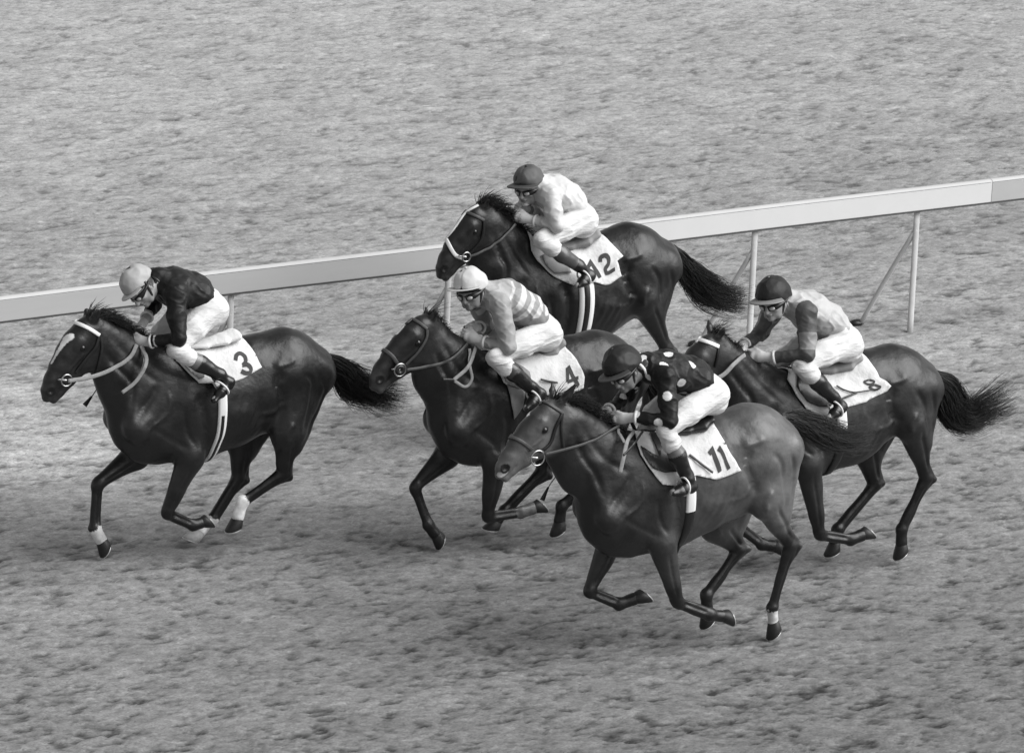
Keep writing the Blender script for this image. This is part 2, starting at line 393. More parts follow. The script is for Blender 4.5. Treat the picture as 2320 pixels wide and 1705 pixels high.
    def hindleg(s, A, ST, HK, F2, H2, HP, vv):
        Cr = lerp(F2, H2, .55)
        d = HK-ST; d /= np.linalg.norm(d); dors = np.array([-d[2], 0, d[0]])
        A(seg(ST, HK, .112, .042, .08, .035), .035)
        A(seg(lerp(ST, HK, .1)-dors*.02, lerp(ST, HK, .6)-dors*.015, .085, .042, .06, .034), .025)
        A(seg(lerp(ST, HK, .5)-dors*.04, HP, .022, .02, .018, .018), .012)        # Achilles tendon
        A(seg(HK, HP, .036, .024, .03, .022), .014)
        c = F2-HK; c /= np.linalg.norm(c); cd_ = np.array([-c[2], 0, c[0]])
        A(seg(HK, HK+c*.05, .046, .036, .038, .031), .015)
        A(seg(HP, HK+c*.13-cd_*.016, .022, .016, .018, .015), .012)
        A(seg(HK+c*.03, F2, .038, .032, .031, .027), .014)
        A(seg(HK+c*.08-cd_*.022, F2-cd_*.018, .019, .021, .016, .018), .008)
        A(seg(F2-cd_*.004, F2+c*.004-cd_*.006, .044, .041, .037, .036), .012)
        A(seg(F2, Cr, .035, .039, .032, .038), .012)
    def head(s, A):
        S = s.S; po = s.f.P(S['poll']); mu = s.f.P(S['muzzle']); ax = mu-po; Lh = np.linalg.norm(ax); ax /= Lh; up = np.array([-ax[2], 0, ax[0]]) if ax[0]*1 > 0 else np.array([-ax[2], 0, ax[0]])
        s.hp = (po, ax, up, Lh)
        h = s.hh = lambda x, y, v=0: po+ax*x*Lh+up*y*Lh+np.array([0, v*Lh, 0])
        def sg(p, q, k=.02, cut=False):
            A(seg(h(*p[:2], p[4] if len(p) > 4 else 0), h(*q[:2], q[4] if len(q) > 4 else 0), p[2]*Lh, q[2]*Lh, p[3]*Lh, q[3]*Lh), k*Lh/.6, cut)
        ch = [(.05, -.07, .115, .09), (.18, -.035, .135, .12), (.33, -.015, .138, .136), (.48, -.005, .126, .11), (.66, -.02, .112, .089), (.82, -.042, .099, .081), (.93, -.068, .086, .078)]
        for p, q in zip(ch[:-1], ch[1:]): sg(p, q, .035)
        sg((.34, .07, .04, .065), (.70, .055, .03, .042), .03)   # nasal bone
        sg((.42, -.17, .09, .072), (.88, -.14, .07, .056), .03)   # fill between skull and jaw
        for v in (1, -1):
            sg((.24, -.21, .125, .035, .065*v), (.41, -.27, .145, .035, .058*v), .02)     # cheek disc
            sg((.31, .01, .05, .032, .115*v), (.38, .0, .042, .03, .112*v), .015)         # brow
            sg((.27, .02, .03, .02, .09*v), (.33, .02, .03, .02, .085*v), .015)
            sg((.42, -.12, .02, .018, .1*v), (.64, -.11, .014, .014, .076*v), .015)       # facial crest
            sg((.90, -.055, .046, .032, .056*v), (.965, -.075, .038, .028, .052*v), .014)      # nostril rim
            e = S['ears'][0 if v > 0 else 1]; tip = s.f.P(e, .10*v); b = h(.035, .0, .075*v)
            md = lerp(b, tip, .45)
            A(seg(b, md, .024, .026, .022, .022), .018); A(seg(md, tip, .026, .005, .02, .005), .008)
            A(seg(lerp(b, tip, .3)+np.array([.02, .012*v, -.003]), lerp(b, tip, .8)+np.array([.012, .01*v, 0]), .014, .006, .014, .006), .006, True)
        sg((.47, -.30, .08, .072), (.72, -.235, .058, .052), .03); sg((.72, -.235, .058, .052), (.9, -.2, .05, .052), .02)
        sg((.9, -.2, .05, .052), (1.0, -.195, .042, .046), .015)
        sg((.95, -.08, .075, .064), (1.02, -.11, .05, .054), .02)                              # upper lip
        sg((.12, -.24, .11, .07), (.3, -.25, .12, .06), .03)                                 # throat
        for v in (1, -1):
            A(ell(h(.355, -.055, .145*v), [.03*Lh, .022*Lh, .022*Lh], [ax, [0, 1, 0], up]), .008, True)     # eye socket
            A(ell(h(.945, -.065, .088*v), [.036*Lh, .028*Lh, .026*Lh], [ax, [0, 1, 0], up]), .008, True)    # nostril
            A(seg(h(.84, -.158, .075*v), h(1.06, -.155, .06*v), .006*Lh, .010*Lh, .022*Lh, .03*Lh), .006, True)  # mouth
    def colour(s, V):
        S = s.S; n = vnoise(V, 5, 1)*.5+vnoise(V, 12, 2)*.5; c = np.full(len(V), S['base'])*(1+.18*n)
        if S.get('rump_light'): T = s.T; c = c*(1-S['rump_light']*np.clip((V[:, 0]-T[3][0]-.1)/(T[0][0]-T[3][0]), -1, 1))   # light on the rump and shade on the chest painted into the coat
        po, ax, up, Lh = s.hp; q = V-po; hx = (q@ax)/Lh; hy = (q@up)/Lh; head = (hx > .02) & (np.abs(q@up) < .5*Lh) & (hx < 1.2) & (V[:, 2] > po[2]-1.15*Lh) & (V[:, 0] > po[0]-.1)
        hb = S.get('head', S['base']); dh = pline(V, [(s.hh(.1, -.08), .13*Lh), (s.hh(.4, -.14), .2*Lh), (s.hh(.95, -.12), .13*Lh)]); wgt = np.clip(.55-dh*9, 0, 1)*(V[:, 0] > po[0]-.15); head = wgt > .01; c = c*(1-wgt)+hb*(1+.2*n)*wgt
        mz = np.clip((hx-.86)*12, 0, 1)*head; c = c*(1-mz)+S.get('muzzle_c', .02)*mz
        # black points on the legs
        for key in ('nf', 'ff', 'nh', 'fh'):
            g = s.leg[key]; d = pline(V, [(lerp(g[0], g[1], .75), .07), (g[1], .08), (g[2], .07), (g[3], .09)])
            wt = np.clip(.5-d*18+n*.3, 0, 1); c = c*(1-wt)+S['points']*wt
        for key, t0, val in S.get('socks', []):
            g = s.leg[key]; p0 = lerp(g[1], g[2], t0); d = pline(V, [(g[2], .05), (g[3], .07)])
            along = (V-p0)@((g[2]-g[1])/np.linalg.norm(g[2]-g[1])); ft = (V-g[2])@((g[3]-g[2])/np.linalg.norm(g[3]-g[2]))
            m = (d < 0) & ((along+n*.05+.012*vnoise(V, 60, 8) > 0) | (ft > .02)); c = np.where(m, val*(.85+.25*n+.2*vnoise(V, 40, 6)), c)
        for pts, val in S.get('marks', []):
            pp = catmull([(a, b) for (a, b), r in pts], 24); rs = np.interp(np.linspace(0, len(pts)-1, 24), range(len(pts)), [r for p, r in pts]); pl = [(s.hit0(tuple(p), V), r*1.7) for p, r in zip(pp, rs)]
            d = pline(V, pl)+n*.004; c = np.where(d < 0, val, c)
        # nostril and mouth hollows are dark bare skin
        for v in (1, -1):
            d = np.linalg.norm(V-s.hh(.945, -.065, .07*v), axis=1); c = np.where(d < .034*Lh/.6, .006, c)
            d = np.linalg.norm(V-s.hh(.355, -.055, .122*v), axis=1); wt = np.clip((.035-d)*60, 0, 1); c = c*(1-wt)+.014*wt
        return c
    def hit0(s, xy, V): return s.hit(xy)[0]
    def extras(s):
        S = s.S; h = s.hh; Lh = s.hp[3]
        for v in (1, -1):       # eyes
            V, F = sphere(h(.355, -.057, .12*v), .023*Lh/.6); mk('eye', V, F, M['eye'], s.root)
        for i, key in enumerate(('nf', 'ff', 'nh', 'fh')):
            g = s.leg[key]; Ft, Hf = g[2], g[3]; s.hoof(Ft, Hf, M['hoof_pale'] if key in S.get('pale_hooves', ()) else M['hoof_dark'])
        s.mane(); s.tail()
    def hoof(s, Ft, Hf, m):
        a = Hf-Ft; a /= np.linalg.norm(a); d = np.array([-a[2], 0, a[0]]); y = np.array([0, 1., 0]); Cr = lerp(Ft, Hf, .5); V = []; F = []
        Ld = np.linalg.norm(Hf-Cr)
        rings = [(0, .030, .030, .15), (.12, .036, .038, .15), (.5, .044, .046, .3), (.95, .053, .053, .55), (1.0, .050, .050, .58), (.93, .030, .030, .5)]; n = 20
        for t, ra, rb, sh in rings:
            for k in range(n):
                b = 2*math.pi*k/n; cx = math.cos(b)
                V.append(Cr+a*Ld*t+d*(ra*cx+.006*t)+y*rb*math.sin(b)+a*(cx*sh*.05))
        for i in range(len(rings)-1):
            for k in range(n): F.append((i*n+k, i*n+(k+1) % n, (i+1)*n+(k+1) % n, (i+1)*n+k))
        F.append(tuple(range(n))[::-1]); F.append(tuple((len(rings)-1)*n+k for k in range(n)))
        ho = mk('hoof', V, F, m, s.root); pts = []
        for k in range(15):
            b = math.radians(-135+270*k/14); cx = math.cos(b); pts.append(Cr+a*(Ld+.004)+d*(.044*cx+.006)+y*.043*math.sin(b)+a*(cx*.55*.05))
        V, F = tube(pts, .0075, n=24, seg_n=6, flat=.6, nrm=a); mk('horseshoe', V, F, M['shoe'], ho)
    def mane(s):
        rng = np.random.default_rng(s.S['seed']); P = []
        crest = [s.f.P(t) for t in s.S['crest']]; C = catmull(crest, 60); m = 8
        n = s.S.get('mane_n', 900); po = crest[0]
        for i in range(n):
            u = rng.random(); b = C[int(u*59)]+np.array([rng.normal(0, .01), rng.normal(0, .012), -.02]); ln = s.S.get('mane_len', .13)*(.5+.7*rng.random())*(1-.35*u)
            side = -1 if rng.random() < .7 else 1
            d = np.array([-.75+rng.normal(0, .18), side*.35+rng.normal(0, .2), .45*s.S.get('lift', 1)+rng.normal(0, .2)]); d /= np.linalg.norm(d); t = np.linspace(0, 1, m)[:, None]
            w_ = rng.normal(0, .012, 3)
            P.append(b+d*ln*t+np.array([-.25, 0, -.5])*ln*t**2*.9+w_*np.sin(t*6))
        for i in range(s.S.get('forelock', 90)):                                                 # forelock
            b = s.hh(.02+.05*rng.random(), .02, rng.normal(0, .03)); ln = .09+.06*rng.random()
            d = np.array([-.4+rng.normal(0, .3), rng.normal(0, .35), .55+rng.normal(0, .25)]); t = np.linspace(0, 1, m)[:, None]
            P.append(b+d*ln*t+np.array([-.35, 0, -.2])*ln*t**2)
        hair(P, .0028, .0006, 'mane', M['hair'], s.root)
    def tail(s):
        S = s.S; rng = np.random.default_rng(S['seed']+9); g = [s.f.P(p) for p, r in S['tail']]; rr = [r for p, r in S['tail']]; m = 18
        C = catmull(g, m); Rr = np.interp(np.linspace(0, len(rr)-1, m), range(len(rr)), rr); T = np.gradient(C, axis=0); T /= np.linalg.norm(T, axis=1)[:, None]
        up = np.stack([-T[:, 2], 0*T[:, 0], T[:, 0]], 1); t = np.linspace(0, 1, m); P = []
        for i in range(1700):
            a = rng.random()*6.283; r = math.sqrt(rng.random()); ln = .38+.62*rng.random()**.8; clump = math.floor(a*2.2)+3*math.floor(r*2.2)
            ph = rng.random()*6; cv = rng.normal(0, .03, 2); am = .03+.012*rng.random(); k = np.clip(t*ln, 0, 1)*(m-1); i0 = np.minimum(k.astype(int), m-2); fr = (k-i0)[:, None]
            c = C[i0]*(1-fr)+C[i0+1]*fr; u_ = up[i0]; R_ = (Rr[i0]*(1-fr[:, 0])+Rr[i0+1]*fr[:, 0])
            p = c+u_*(r*math.cos(a)*R_)[:, None]+np.array([0, 1, 0])*(r*math.sin(a)*R_*.6)[:, None]
            p += u_*(cv[0]*t**2*ln)[:, None]+np.array([0, 1, 0])*(cv[1]*t**2)[:, None]+(u_*(np.sin(t*5+clump*1.7)*am*t)[:, None])+np.array([0, 1, 0])*(np.cos(t*4+ph)*am*t)[:, None]
            if math.cos(a) < 0: p[:, 2] -= S.get('droop', .1)*t**2*rng.random()
            P.append(p)
        o = hair(P, .0028, .0005, 'tail', M[S.get('tail_m', 'hair')], s.root)
        V, F = tube([C[0]+[.08, 0, -.02], C[0], C[2], C[4]], .035, r1=.018, n=12); mk('tail_dock', V, F, M['hair'], s.root)

def sphere(c, r, n=14, M_=None, sc=(1, 1, 1)):
    V = []; F = []; M_ = np.eye(3) if M_ is None else np.array(M_)
    for i in range(n+1):
        a = math.pi*i/n
        for k in range(2*n):
            b = math.pi*k/n; q = np.array([math.sin(a)*math.cos(b)*sc[0], math.sin(a)*math.sin(b)*sc[1], math.cos(a)*sc[2]])*r; V.append(np.array(c)+q@M_)
    for i in range(n):
        for k in range(2*n): F.append((i*2*n+k, (i+1)*2*n+k, (i+1)*2*n+(k+1) % (2*n), i*2*n+(k+1) % (2*n)))
    return V, F
def px(z, t, b, hw): return (z(*t), z(*b), hw)
S3 = dict(ground=(500, 1247), seed=3, base=.010, head=.013, points=.004,
  trunk=[((372, 792), (358, 1052), .19), ((432, 800), (440, 1040), .225), ((500, 790), (520, 1010), .245), ((560, 765), (600, 970), .235), ((632, 748), (650, 935), .24), ((690, 778), (700, 900), .17)],
  neck=[(Z3a(740, 650), Z3a(690, 1060), .075), (Z3a(900, 740), Z3a(760, 1230), .08), (Z3a(1080, 830), Z3a(845, 1420), .09), (Z3a(1270, 930), Z3c(410, 150), .11)],
  poll=Z3a(650, 640), muzzle=Z3a(175, 1345), ears=(Z3a(725, 590), Z3a(600, 555)), crest=L(Z3a, (680, 620), (800, 650), (940, 740), (1100, 830), (1280, 930)),
  legs=dict(nf=L(Z3c, (1060, 520), (850, 985), (1075, 1085), (1215, 1040)), ff=L(Z3c, (600, 500), (262, 735), (240, 1110), (338, 1290)),
            nh=L(Z3c, (1870, 290), (1850, 640), (1500, 880), (1425, 1120), (1895, 680)), fh=L(Z3c, (1500, 330), (1460, 680), (1240, 1040), (1060, 1210), (1530, 700))),
  socks=[('ff', 1.0, .62), ('fh', .98, .66), ('nh', .97, .66)], pale_hooves=('fh',),
  marks=[([(Z3a(450, 835), .016), (Z3a(410, 860), .017), (Z3a(370, 920), .010), (Z3a(320, 1000), .006), (Z3a(275, 1085), .003)], .6)],
  tail=[(Z3b(1130, 440), .03), (Z3b(1270, 520), .06), (Z3b(1380, 620), .10), (Z3b(1480, 700), .12), (Z3b(1680, 755), .10), (Z3b(1940, 765), .09)], droop=.17)
S12 = dict(ground=(1330, 992), seed=12, base=.008, head=.014, points=.004,
  trunk=[((1202, 553), (1188, 800), .19), ((1270, 566), (1280, 790), .225), ((1330, 556), (1345, 765), .245), ((1365, 528), (1400, 728), .235), ((1410, 512), (1440, 690), .24), ((1478, 540), (1490, 655), .17)],
  neck=[(Z12a(640, 520), Z12a(560, 900), .075), (Z12a(740, 620), Z12a(560, 1080), .08), (Z12a(850, 700), Z12a(560, 1250), .09), (Z12a(940, 800), (1090, 690), .11)],
  poll=Z12a(560, 500), muzzle=Z12a(110, 1110), ears=(Z12a(640, 410), Z12a(470, 430)), crest=L(Z12a, (560, 480), (660, 540), (760, 640), (860, 730), (960, 840)),
  legs=dict(nf=[(1240, 790), (1195, 905), (1250, 930), (1290, 918)], ff=[(1170, 790), (1085, 850), (1090, 945), (1110, 975)],
            nh=[(1455, 672), (1507, 788), (1470, 880), (1465, 935), (1527, 795)], fh=[(1370, 700), (1350, 800), (1290, 885), (1262, 925), (1368, 806)]),
  tail=[(Z12b(920, 420), .03), (Z12b(1010, 540), .05), (Z12b(1110, 680), .09), (Z12b(1270, 830), .11), (Z12b(1450, 900), .10), (Z12b(1640, 890), .10)], droop=.05, mane_len=.15, lift=1.3, forelock=200)
S4 = dict(ground=(1180, 1233), seed=4, base=.010, head=.016, points=.005, muzzle_c=.035,
  trunk=[((1100, 800), (1078, 1055), .19), ((1165, 803), (1165, 1045), .225), ((1225, 795), (1245, 1015), .245), ((1272, 768), (1310, 980), .235), ((1330, 757), (1365, 950), .24), ((1398, 790), (1412, 905), .17)],
  neck=[(Z4a(790, 590), Z4a(640, 1000), .075), (Z4a(890, 700), Z4a(640, 1130), .08), (Z4a(1000, 800), Z4a(680, 1300), .09), (Z4a(1130, 860), Z4b(370, 60), .11)],
  poll=Z4a(730, 540), muzzle=Z4a(160, 1140), ears=(Z4a(815, 470), Z4a(672, 425)), crest=L(Z4a, (730, 530), (790, 590), (880, 700), (1000, 810), (1140, 870)),
  legs=dict(nf=L(Z4b, (1010, 620), (925, 1120), (1235, 1075), (1440, 1005)), ff=L(Z4b, (560, 540), (245, 840), (370, 1190), (490, 1340)),
            nh=L(Z4b, (1950, 600), (1850, 830), (1620, 1015), (1590, 1260), (1900, 860)), fh=L(Z4b, (1500, 450), (1440, 690), (1085, 1060), (960, 1235), (1505, 730))),
  socks=[('nf', .2, .1)], marks=[([(Z4a(465, 640), .006), (Z4a(430, 665), .010), (Z4a(398, 700), .009)], .6)],
  forelock=25, mane_n=500, tail=[((1462, 850), .03), ((1490, 880), .06), ((1530, 930), .1), ((1580, 960), .1), ((1620, 970), .1)], mane_len=.05)
S11 = dict(ground=(1560, 1463), seed=11, rump_light=.78, base=.055, tail_m='hair_brown', head=.1, points=.006, muzzle_c=.08,
  trunk=[((1440, 985), (1425, 1262), .195), ((1500, 992), (1510, 1240), .23), ((1570, 978), (1590, 1200), .25), ((1612, 950), (1660, 1165), .24), ((1683, 920), (1710, 1120), .245), ((1750, 950), (1757, 1072), .17)],
  neck=[(Z11a(880, 620), Z11a(800, 1020), .08), (Z11a(1000, 690), Z11a(850, 1300), .085), (Z11a(1150, 800), Z11a(930, 1480), .095), (Z11a(1330, 900), Z11c(130, 260), .115)],
  poll=Z11a(760, 600), muzzle=Z11a(175, 1225), ears=(Z11a(930, 455), Z11a(705, 415)), crest=L(Z11a, (800, 590), (900, 600), (1050, 690), (1180, 800), (1340, 900)),
  legs=dict(nf=L(Z11c, (830, 700), (950, 1180), (1230, 1280), (1410, 1300)), ff=L(Z11c, (400, 640), (200, 1090), (460, 1190), (690, 1110)),
            nh=L(Z11c, (1700, 300), (1910, 690), (1755, 1220), (1780, 1440), (1985, 690)), fh=L(Z11c, (1310, 520), (1480, 730), (1200, 1110), (1215, 1350), (1560, 720))),
  socks=[('nh', 1.03, .62)], marks=[([(Z11a(475, 735), .006), (Z11a(490, 722), .006)], .6), ([(Z11a(215, 1305), .012), (Z11a(270, 1290), .010)], .4)],
  tail=[(Z11b(1740, 800), .03), (Z11b(1810, 830), .07), (Z8b(230, 590), .1), (Z8b(400, 620), .11), (Z8b(560, 560), .1), (Z8b(600, 540), .08)], mane_len=.15, lift=.8)
S11['tail'] = [((1772, 948), .03), ((1795, 946), .045), ((1835, 962), .075), ((1880, 984), .085), ((1925, 988), .075), ((1980, 968), .05)]
S8 = dict(ground=(1930, 1279), seed=8, base=.015, head=.03, points=.004,
  trunk=[((1775, 845), (1748, 1085), .19), ((1840, 850), (1850, 1070), .225), ((1905, 835), (1922, 1048), .245), ((1945, 802), (1980, 1002), .235), ((2010, 786), (2030, 975), .24), ((2068, 815), (2078, 930), .17)],
  neck=[(Z8a(410, 680), Z8a(360, 1020), .075), (Z8a(560, 790), Z8a(430, 1180), .08), (Z8a(720, 880), Z8a(480, 1350), .09), (Z8a(870, 960), (1650, 960), .11)],
  poll=Z8a(340, 640), muzzle=Z8a(-190, 1310), ears=(Z8a(450, 575), Z8a(270, 520)), crest=L(Z8a, (350, 630), (450, 700), (560, 790), (720, 890), (900, 970)),
  legs=dict(nf=L(Z8b, (290, 870), (370, 1370), (595, 1405), (735, 1345)), ff=[(1700, 1060), (1667, 1185), (1725, 1232), (1768, 1238)],
            nh=L(Z8b, (1020, 560), (1140, 960), (960, 1330), (960, 1510), (1190, 970)), fh=L(Z8b, (690, 700), (770, 1010), (500, 1330), (465, 1500), (820, 1000))),
  tail=[(Z8b(1170, 200), .03), (Z8b(1280, 320), .09), (Z8b(1330, 470), .11), (Z8b(1430, 540), .09), (Z8b(1560, 480), .09), (Z8b(1780, 380), .12)], droop=-.06, mane_len=.05, forelock=60, mane_n=500)
# ------------------------------------------------------------------ jockeys
def frame3(f, upish):
    f = np.array(f, float); f /= np.linalg.norm(f); u = np.array(upish, float); u = u-f*(u@f); u /= np.linalg.norm(u); l = np.cross(u, f); return np.array([f, l, u])
class Rider:
    def __init__(s, R, horse, label):
        s.R = R; f = horse.f; P = f.P; s.horse = horse
        pel = P(R['pelvis']); che = P(R['chest']); shn = P(R['shoulder'], .17); s.org = np.array([pel[0], 0, pel[2]-.12])
        wo = f.o+HD*s.org[0]+ZU*s.org[2]; s.root = empty('person', wo, f.rot, label, 'person', 'jockeys riding in the race'); off = s.org
        shf = shn*[1, -1, 1]; neck = (shn+shf)/2+np.array([.05, 0, .045]); hd = P(R['head'], R.get('head_v', 0)); Mh = s.Mh = frame3(R['face'], R['up']); s.hd = hd
        eln, wrn, han = P(R['elbow_n'], R.get('ev', .27)), P(R['wrist_n'], .12), P(R['hand_n'], .055)
        elf, wrf, haf = P(R['elbow_f'], -.25), P(R['wrist_f'], -.11), P(R['hand_f'], -.05)
        kn, an, tn, hn = P(R['knee'], .25), P(R['ankle'], .29), P(R['toe'], .34), P(R['heel'], .30)
        m = np.array([1, -1, 1]); kf, af, tf, hf = (P(R['knee_f'], -.24) if 'knee_f' in R else kn*m), an*m, tn*m, hn*m
        hip = pel+[0, 0, -.0]; hn_ = pel+np.array([.0, .09, -.02]); hf_ = pel+np.array([.0, -.09, -.02])
        mid = lerp(pel, che, .5)+np.array([-.01, 0, .025])
        pts = np.array([pel, che, shn, shf, neck, hd, eln, elf, han, haf, kn, kf, tn, tf, hn, hf]); lo = pts.min(0)-.2; hi = pts.max(0)+.2
        h = .0065
        # ---- the body: one continuous surface from head to boots
        B = Field(lo, hi, h)
        for a, b, r0, r1, w0, w1 in ((pel, mid, .1, .095, .14, .13), (mid, che, .095, .105, .13, .15), (che, neck, .1, .06, .15, .08), (shn*[1, .9, 1], shf*[1, .9, 1], .05, .05, .05, .05)): B.add(seg(a, b, r0, r1, w0, w1), .03)
        nb = hd-Mh[2]*.07-Mh[0]*.02
        B.add(seg(neck, nb, .056, .052), .03)
        for a, b, c, d in ((shn, eln, wrn, han), (shf, elf, wrf, haf)): B.add(seg(a, b, .048, .036), .02); B.add(seg(b, c, .038, .026), .01)
        for a, b, c in ((hn_, kn, an), (hf_, kf, af)): B.add(seg(a, b, .085, .05), .03); B.add(seg(b, c, .048, .032), .01)
        for a, t_ in ((hn, tn), (hf, tf)): B.add(seg(a, t_, .03, .022), .01)
        s.face(B, hd, Mh)
        s.hand(B, wrn, han, 1, R); s.hand(B, wrf, haf, -1, R)
        V, F = B.mesh(); skin = np.full(len(V), R.get('skin', .27)); glove = R.get('glove', .55)
        g = np.minimum(np.linalg.norm(V-han, axis=1), np.linalg.norm(V-haf, axis=1)); skin = np.where(g < .1, glove, skin)
        q = (V-hd)@Mh.T; nr = np.linalg.norm(q, axis=1) < .16
        lip = nr & (q[:, 0] > .07) & (np.abs(q[:, 2]+.062) < .006) & (np.abs(q[:, 1]) < .026); skin = np.where(lip, .13, skin)
        hair_ = nr & ((q[:, 0] < -.005) & (q[:, 2] > -.05)); skin = np.where(hair_, .03, skin)
        mk('body', V, F, M['skin'], s.root, col=skin*(1+.08*vnoise(V, 30, 4)), off=off)
        # ---- silks
        h = .005; K = Field(lo, hi, h); wr = R.get('sleeve', 1)
        for a, b, r0, r1, w0, w1 in ((lerp(pel, mid, .45)+[.0, 0, .02], mid, .113, .115, .15, .155), (mid, che, .115, .122, .155, .17), (che, lerp(che, neck, .75), .125, .085, .17, .12)): K.add(seg(a, b, r0, r1, w0, w1), .04)
        K.add(seg(lerp(shn, shf, .12)+[0, 0, .0], lerp(shn, shf, .88), .075, .075, .07, .07), .04)
        K.add(seg(lerp(neck, nb, -.1), lerp(neck, nb, .45), .075, .064), .02)
        for a, b, c in ((shn, eln, wrn), (shf, elf, wrf)):
            K.add(seg(a, lerp(a, b, .5), .070*wr, .061*wr), .035); K.add(seg(lerp(a, b, .5), b, .061*wr, .053*wr), .02)
            K.add(seg(b, lerp(b, c, .9), .052*wr, .034), .015)
        td = (che-pel)/np.linalg.norm(che-pel)
        def folds(Q):
            r = Q-off; a = np.stack([r@td, r[:, 1], r@np.cross(td, [0, 1, 0])], 1)
            n = vnoise(a, (16, 9, 11), 3)+.5*vnoise(a, (34, 20, 24), 5); n2 = 1-np.abs(vnoise(a, (10, 13, 15), 8))*2
            n3 = 1-np.abs(vnoise(a, (7, 22, 26), 12))*2; return -.006*n-.007*np.clip(n2, 0, 1)**2-.004*np.clip(n3, 0, 1)**2+.003
        K.displace(folds); K.soften(lambda x, y, z: .75+0*x*y*z, 1)
        for a, b in ((lerp(pel, mid, .1)-td*.02, lerp(pel, mid, .35)),): pass
        V, F = K.mesh(); s.silkV = V; bv = BVHTree.FromPolygons([tuple(v) for v in V], F.tolist()); s.sbvh = bv
        arm = np.minimum.reduce([pline(V, [(shn+[0, .03, .01], .085), (eln, .075), (wrn, .06)]), pline(V, [(shf+[0, -.03, .01], .085), (elf, .075), (wrf, .06)])])
        ctx = dict(V=V, arm=arm, tors=(V-pel)@td, wr=np.minimum(np.linalg.norm(V-wrn, axis=1), np.linalg.norm(V-wrf, axis=1)), sh=shn, side=V[:, 1], eln=eln, wrn=wrn, elf=elf, wrf=wrf, shn=shn, shf=shf, P=P, rider=s)
        mk('silk_jacket', V, F, M['silk'], s.root, col=R['silk'](ctx), off=off)
        # ---- breeches
        K = Field(lo, hi, h)
        K.add(seg(pel+[-.005, 0, -.01], lerp(pel, mid, .55), .122, .108, .165, .15), .03)
        for a, b, c, y in ((hn_, kn, an, 1), (hf_, kf, af, -1)):
            K.add(ell(a+[-.03, 0, -.02], [.11, .085, .11]), .03)
            K.add(seg(a, lerp(a, b, .5), .098, .083), .04); K.add(seg(lerp(a, b, .5), b, .082, .056), .03); K.add(seg(b, lerp(b, c, .31), .054, .062), .012)
        def pleat(Q):
            t = kn-hn_; t = t/np.linalg.norm(t); e2 = np.cross(t, [0, 1, 0]); a = np.stack([Q@t, Q[:, 1], Q@e2], 1); return -.0045*(1-np.abs(vnoise(a, (4, 26, 34), 2))*2)-.005*vnoise(a, (8, 14, 20), 6)+.002
        K.displace(pleat); V, F = K.mesh()
        mk('breeches', V, F, M['breeches'], s.root, col=np.full(len(V), R.get('breech', .53))*(1+.05*vnoise(V, 14, 2)), off=off)
        # ---- boots
        for k_, (b, c, t_, hh) in enumerate(((kn, an, tn, hn), (kf, af, tf, hf))):
            l2 = np.minimum.reduce([b, c, t_, hh])-.1; h2 = np.maximum.reduce([b, c, t_, hh])+.1; K = Field(l2, h2, .006)
            K.add(seg(lerp(b, c, .2), lerp(b, c, .55), .05, .055), .02); K.add(seg(lerp(b, c, .55), c, .054, .042), .02)
            K.add(seg(c, hh, .038, .032), .02); K.add(seg(hh, lerp(hh, t_, .6), .032, .036, .03, .04), .02); K.add(seg(lerp(hh, t_, .6), t_, .034, .02, .04, .026), .015)
            dn = (hh-c); dn = dn/np.linalg.norm(dn); K.add(seg(hh+dn*.012, hh+dn*.02+(t_-hh)*.1, .028, .026), .006)
            K.displace(lambda Q: -.004*vnoise(Q, (14, 14, 26), 2)*(1)); V, F = K.mesh(); d = (V-b)@((c-b)/np.linalg.norm(c-b))/np.linalg.norm(c-b)
            top = R.get('boot_top', .03); col = np.where(d < R.get('top_end', .5), top, R.get('boot', .008)); mk('boot', V, F, M['boot'], s.root, col=col, off=off)
        s.helmet(); s.goggles()
        s.han, s.haf, s.an, s.tn, s.hn, s.kn = han, haf, an, tn, hn, kn
        # collar, cuffs
        V, F = ring(lerp(neck, nb, .42), .062, .011, frame_perp(nb-neck)); c1 = mk('collar', V, F, M['strap_white'] if R.get('collar', 1) else M['leather_dark'], s.root, off=off)
        for w_, e in ((wrn, eln), (wrf, elf)):
            V, F = ring(lerp(w_, e, .05), .037, .009, frame_perp(e-w_)); mk('cuff', V, F, M['strap_white'], s.root, off=off)
    def face(s, B, c, Mh):
        h = lambda x, y, z: c+Mh[0]*x+Mh[1]*y+Mh[2]*z
        def E(p, r, k=.012, cut=False): B.add(ell(h(*p), r, Mh), k, cut)
        E((0, 0, .02), [.097, .076, .1], .02); E((.03, 0, -.04), [.066, .062, .075], .03)      # skull, jaw block
        E((.078, 0, -.092), [.022, .024, .018], .02)                                           # chin
        B.add(seg(h(.094, 0, .008), h(.116, 0, -.034), .009, .014), .012)                      # nose
        for y in (1, -1):
            E((.107, .010*y, -.038), [.009, .008, .007], .006)
            E((.078, .033*y, .002), [.02, .016, .013], .008, True)                             # eye sockets
            E((.084, .032*y, .020), [.012, .02, .007], .01)                                    # brow
            E((.072, .044*y, -.024), [.02, .018, .018], .015)                                  # cheek bones
            E((-.006, .078*y, -.012), [.020, .010, .032], .006); E((.002, .086*y, -.012), [.010, .006, .018], .004, True)   # ears
            B.add(seg(h(.0, .055*y, -.045), h(.05, .045*y, -.085), .022, .018), .02)           # jaw line
        E((.1, 0, -.056), [.010, .024, .007], .006); E((.098, 0, -.069), [.010, .02, .007], .006)
        B.add(seg(h(.112, -.022, -.0625), h(.112, .022, -.0625), .0045), .004, True)
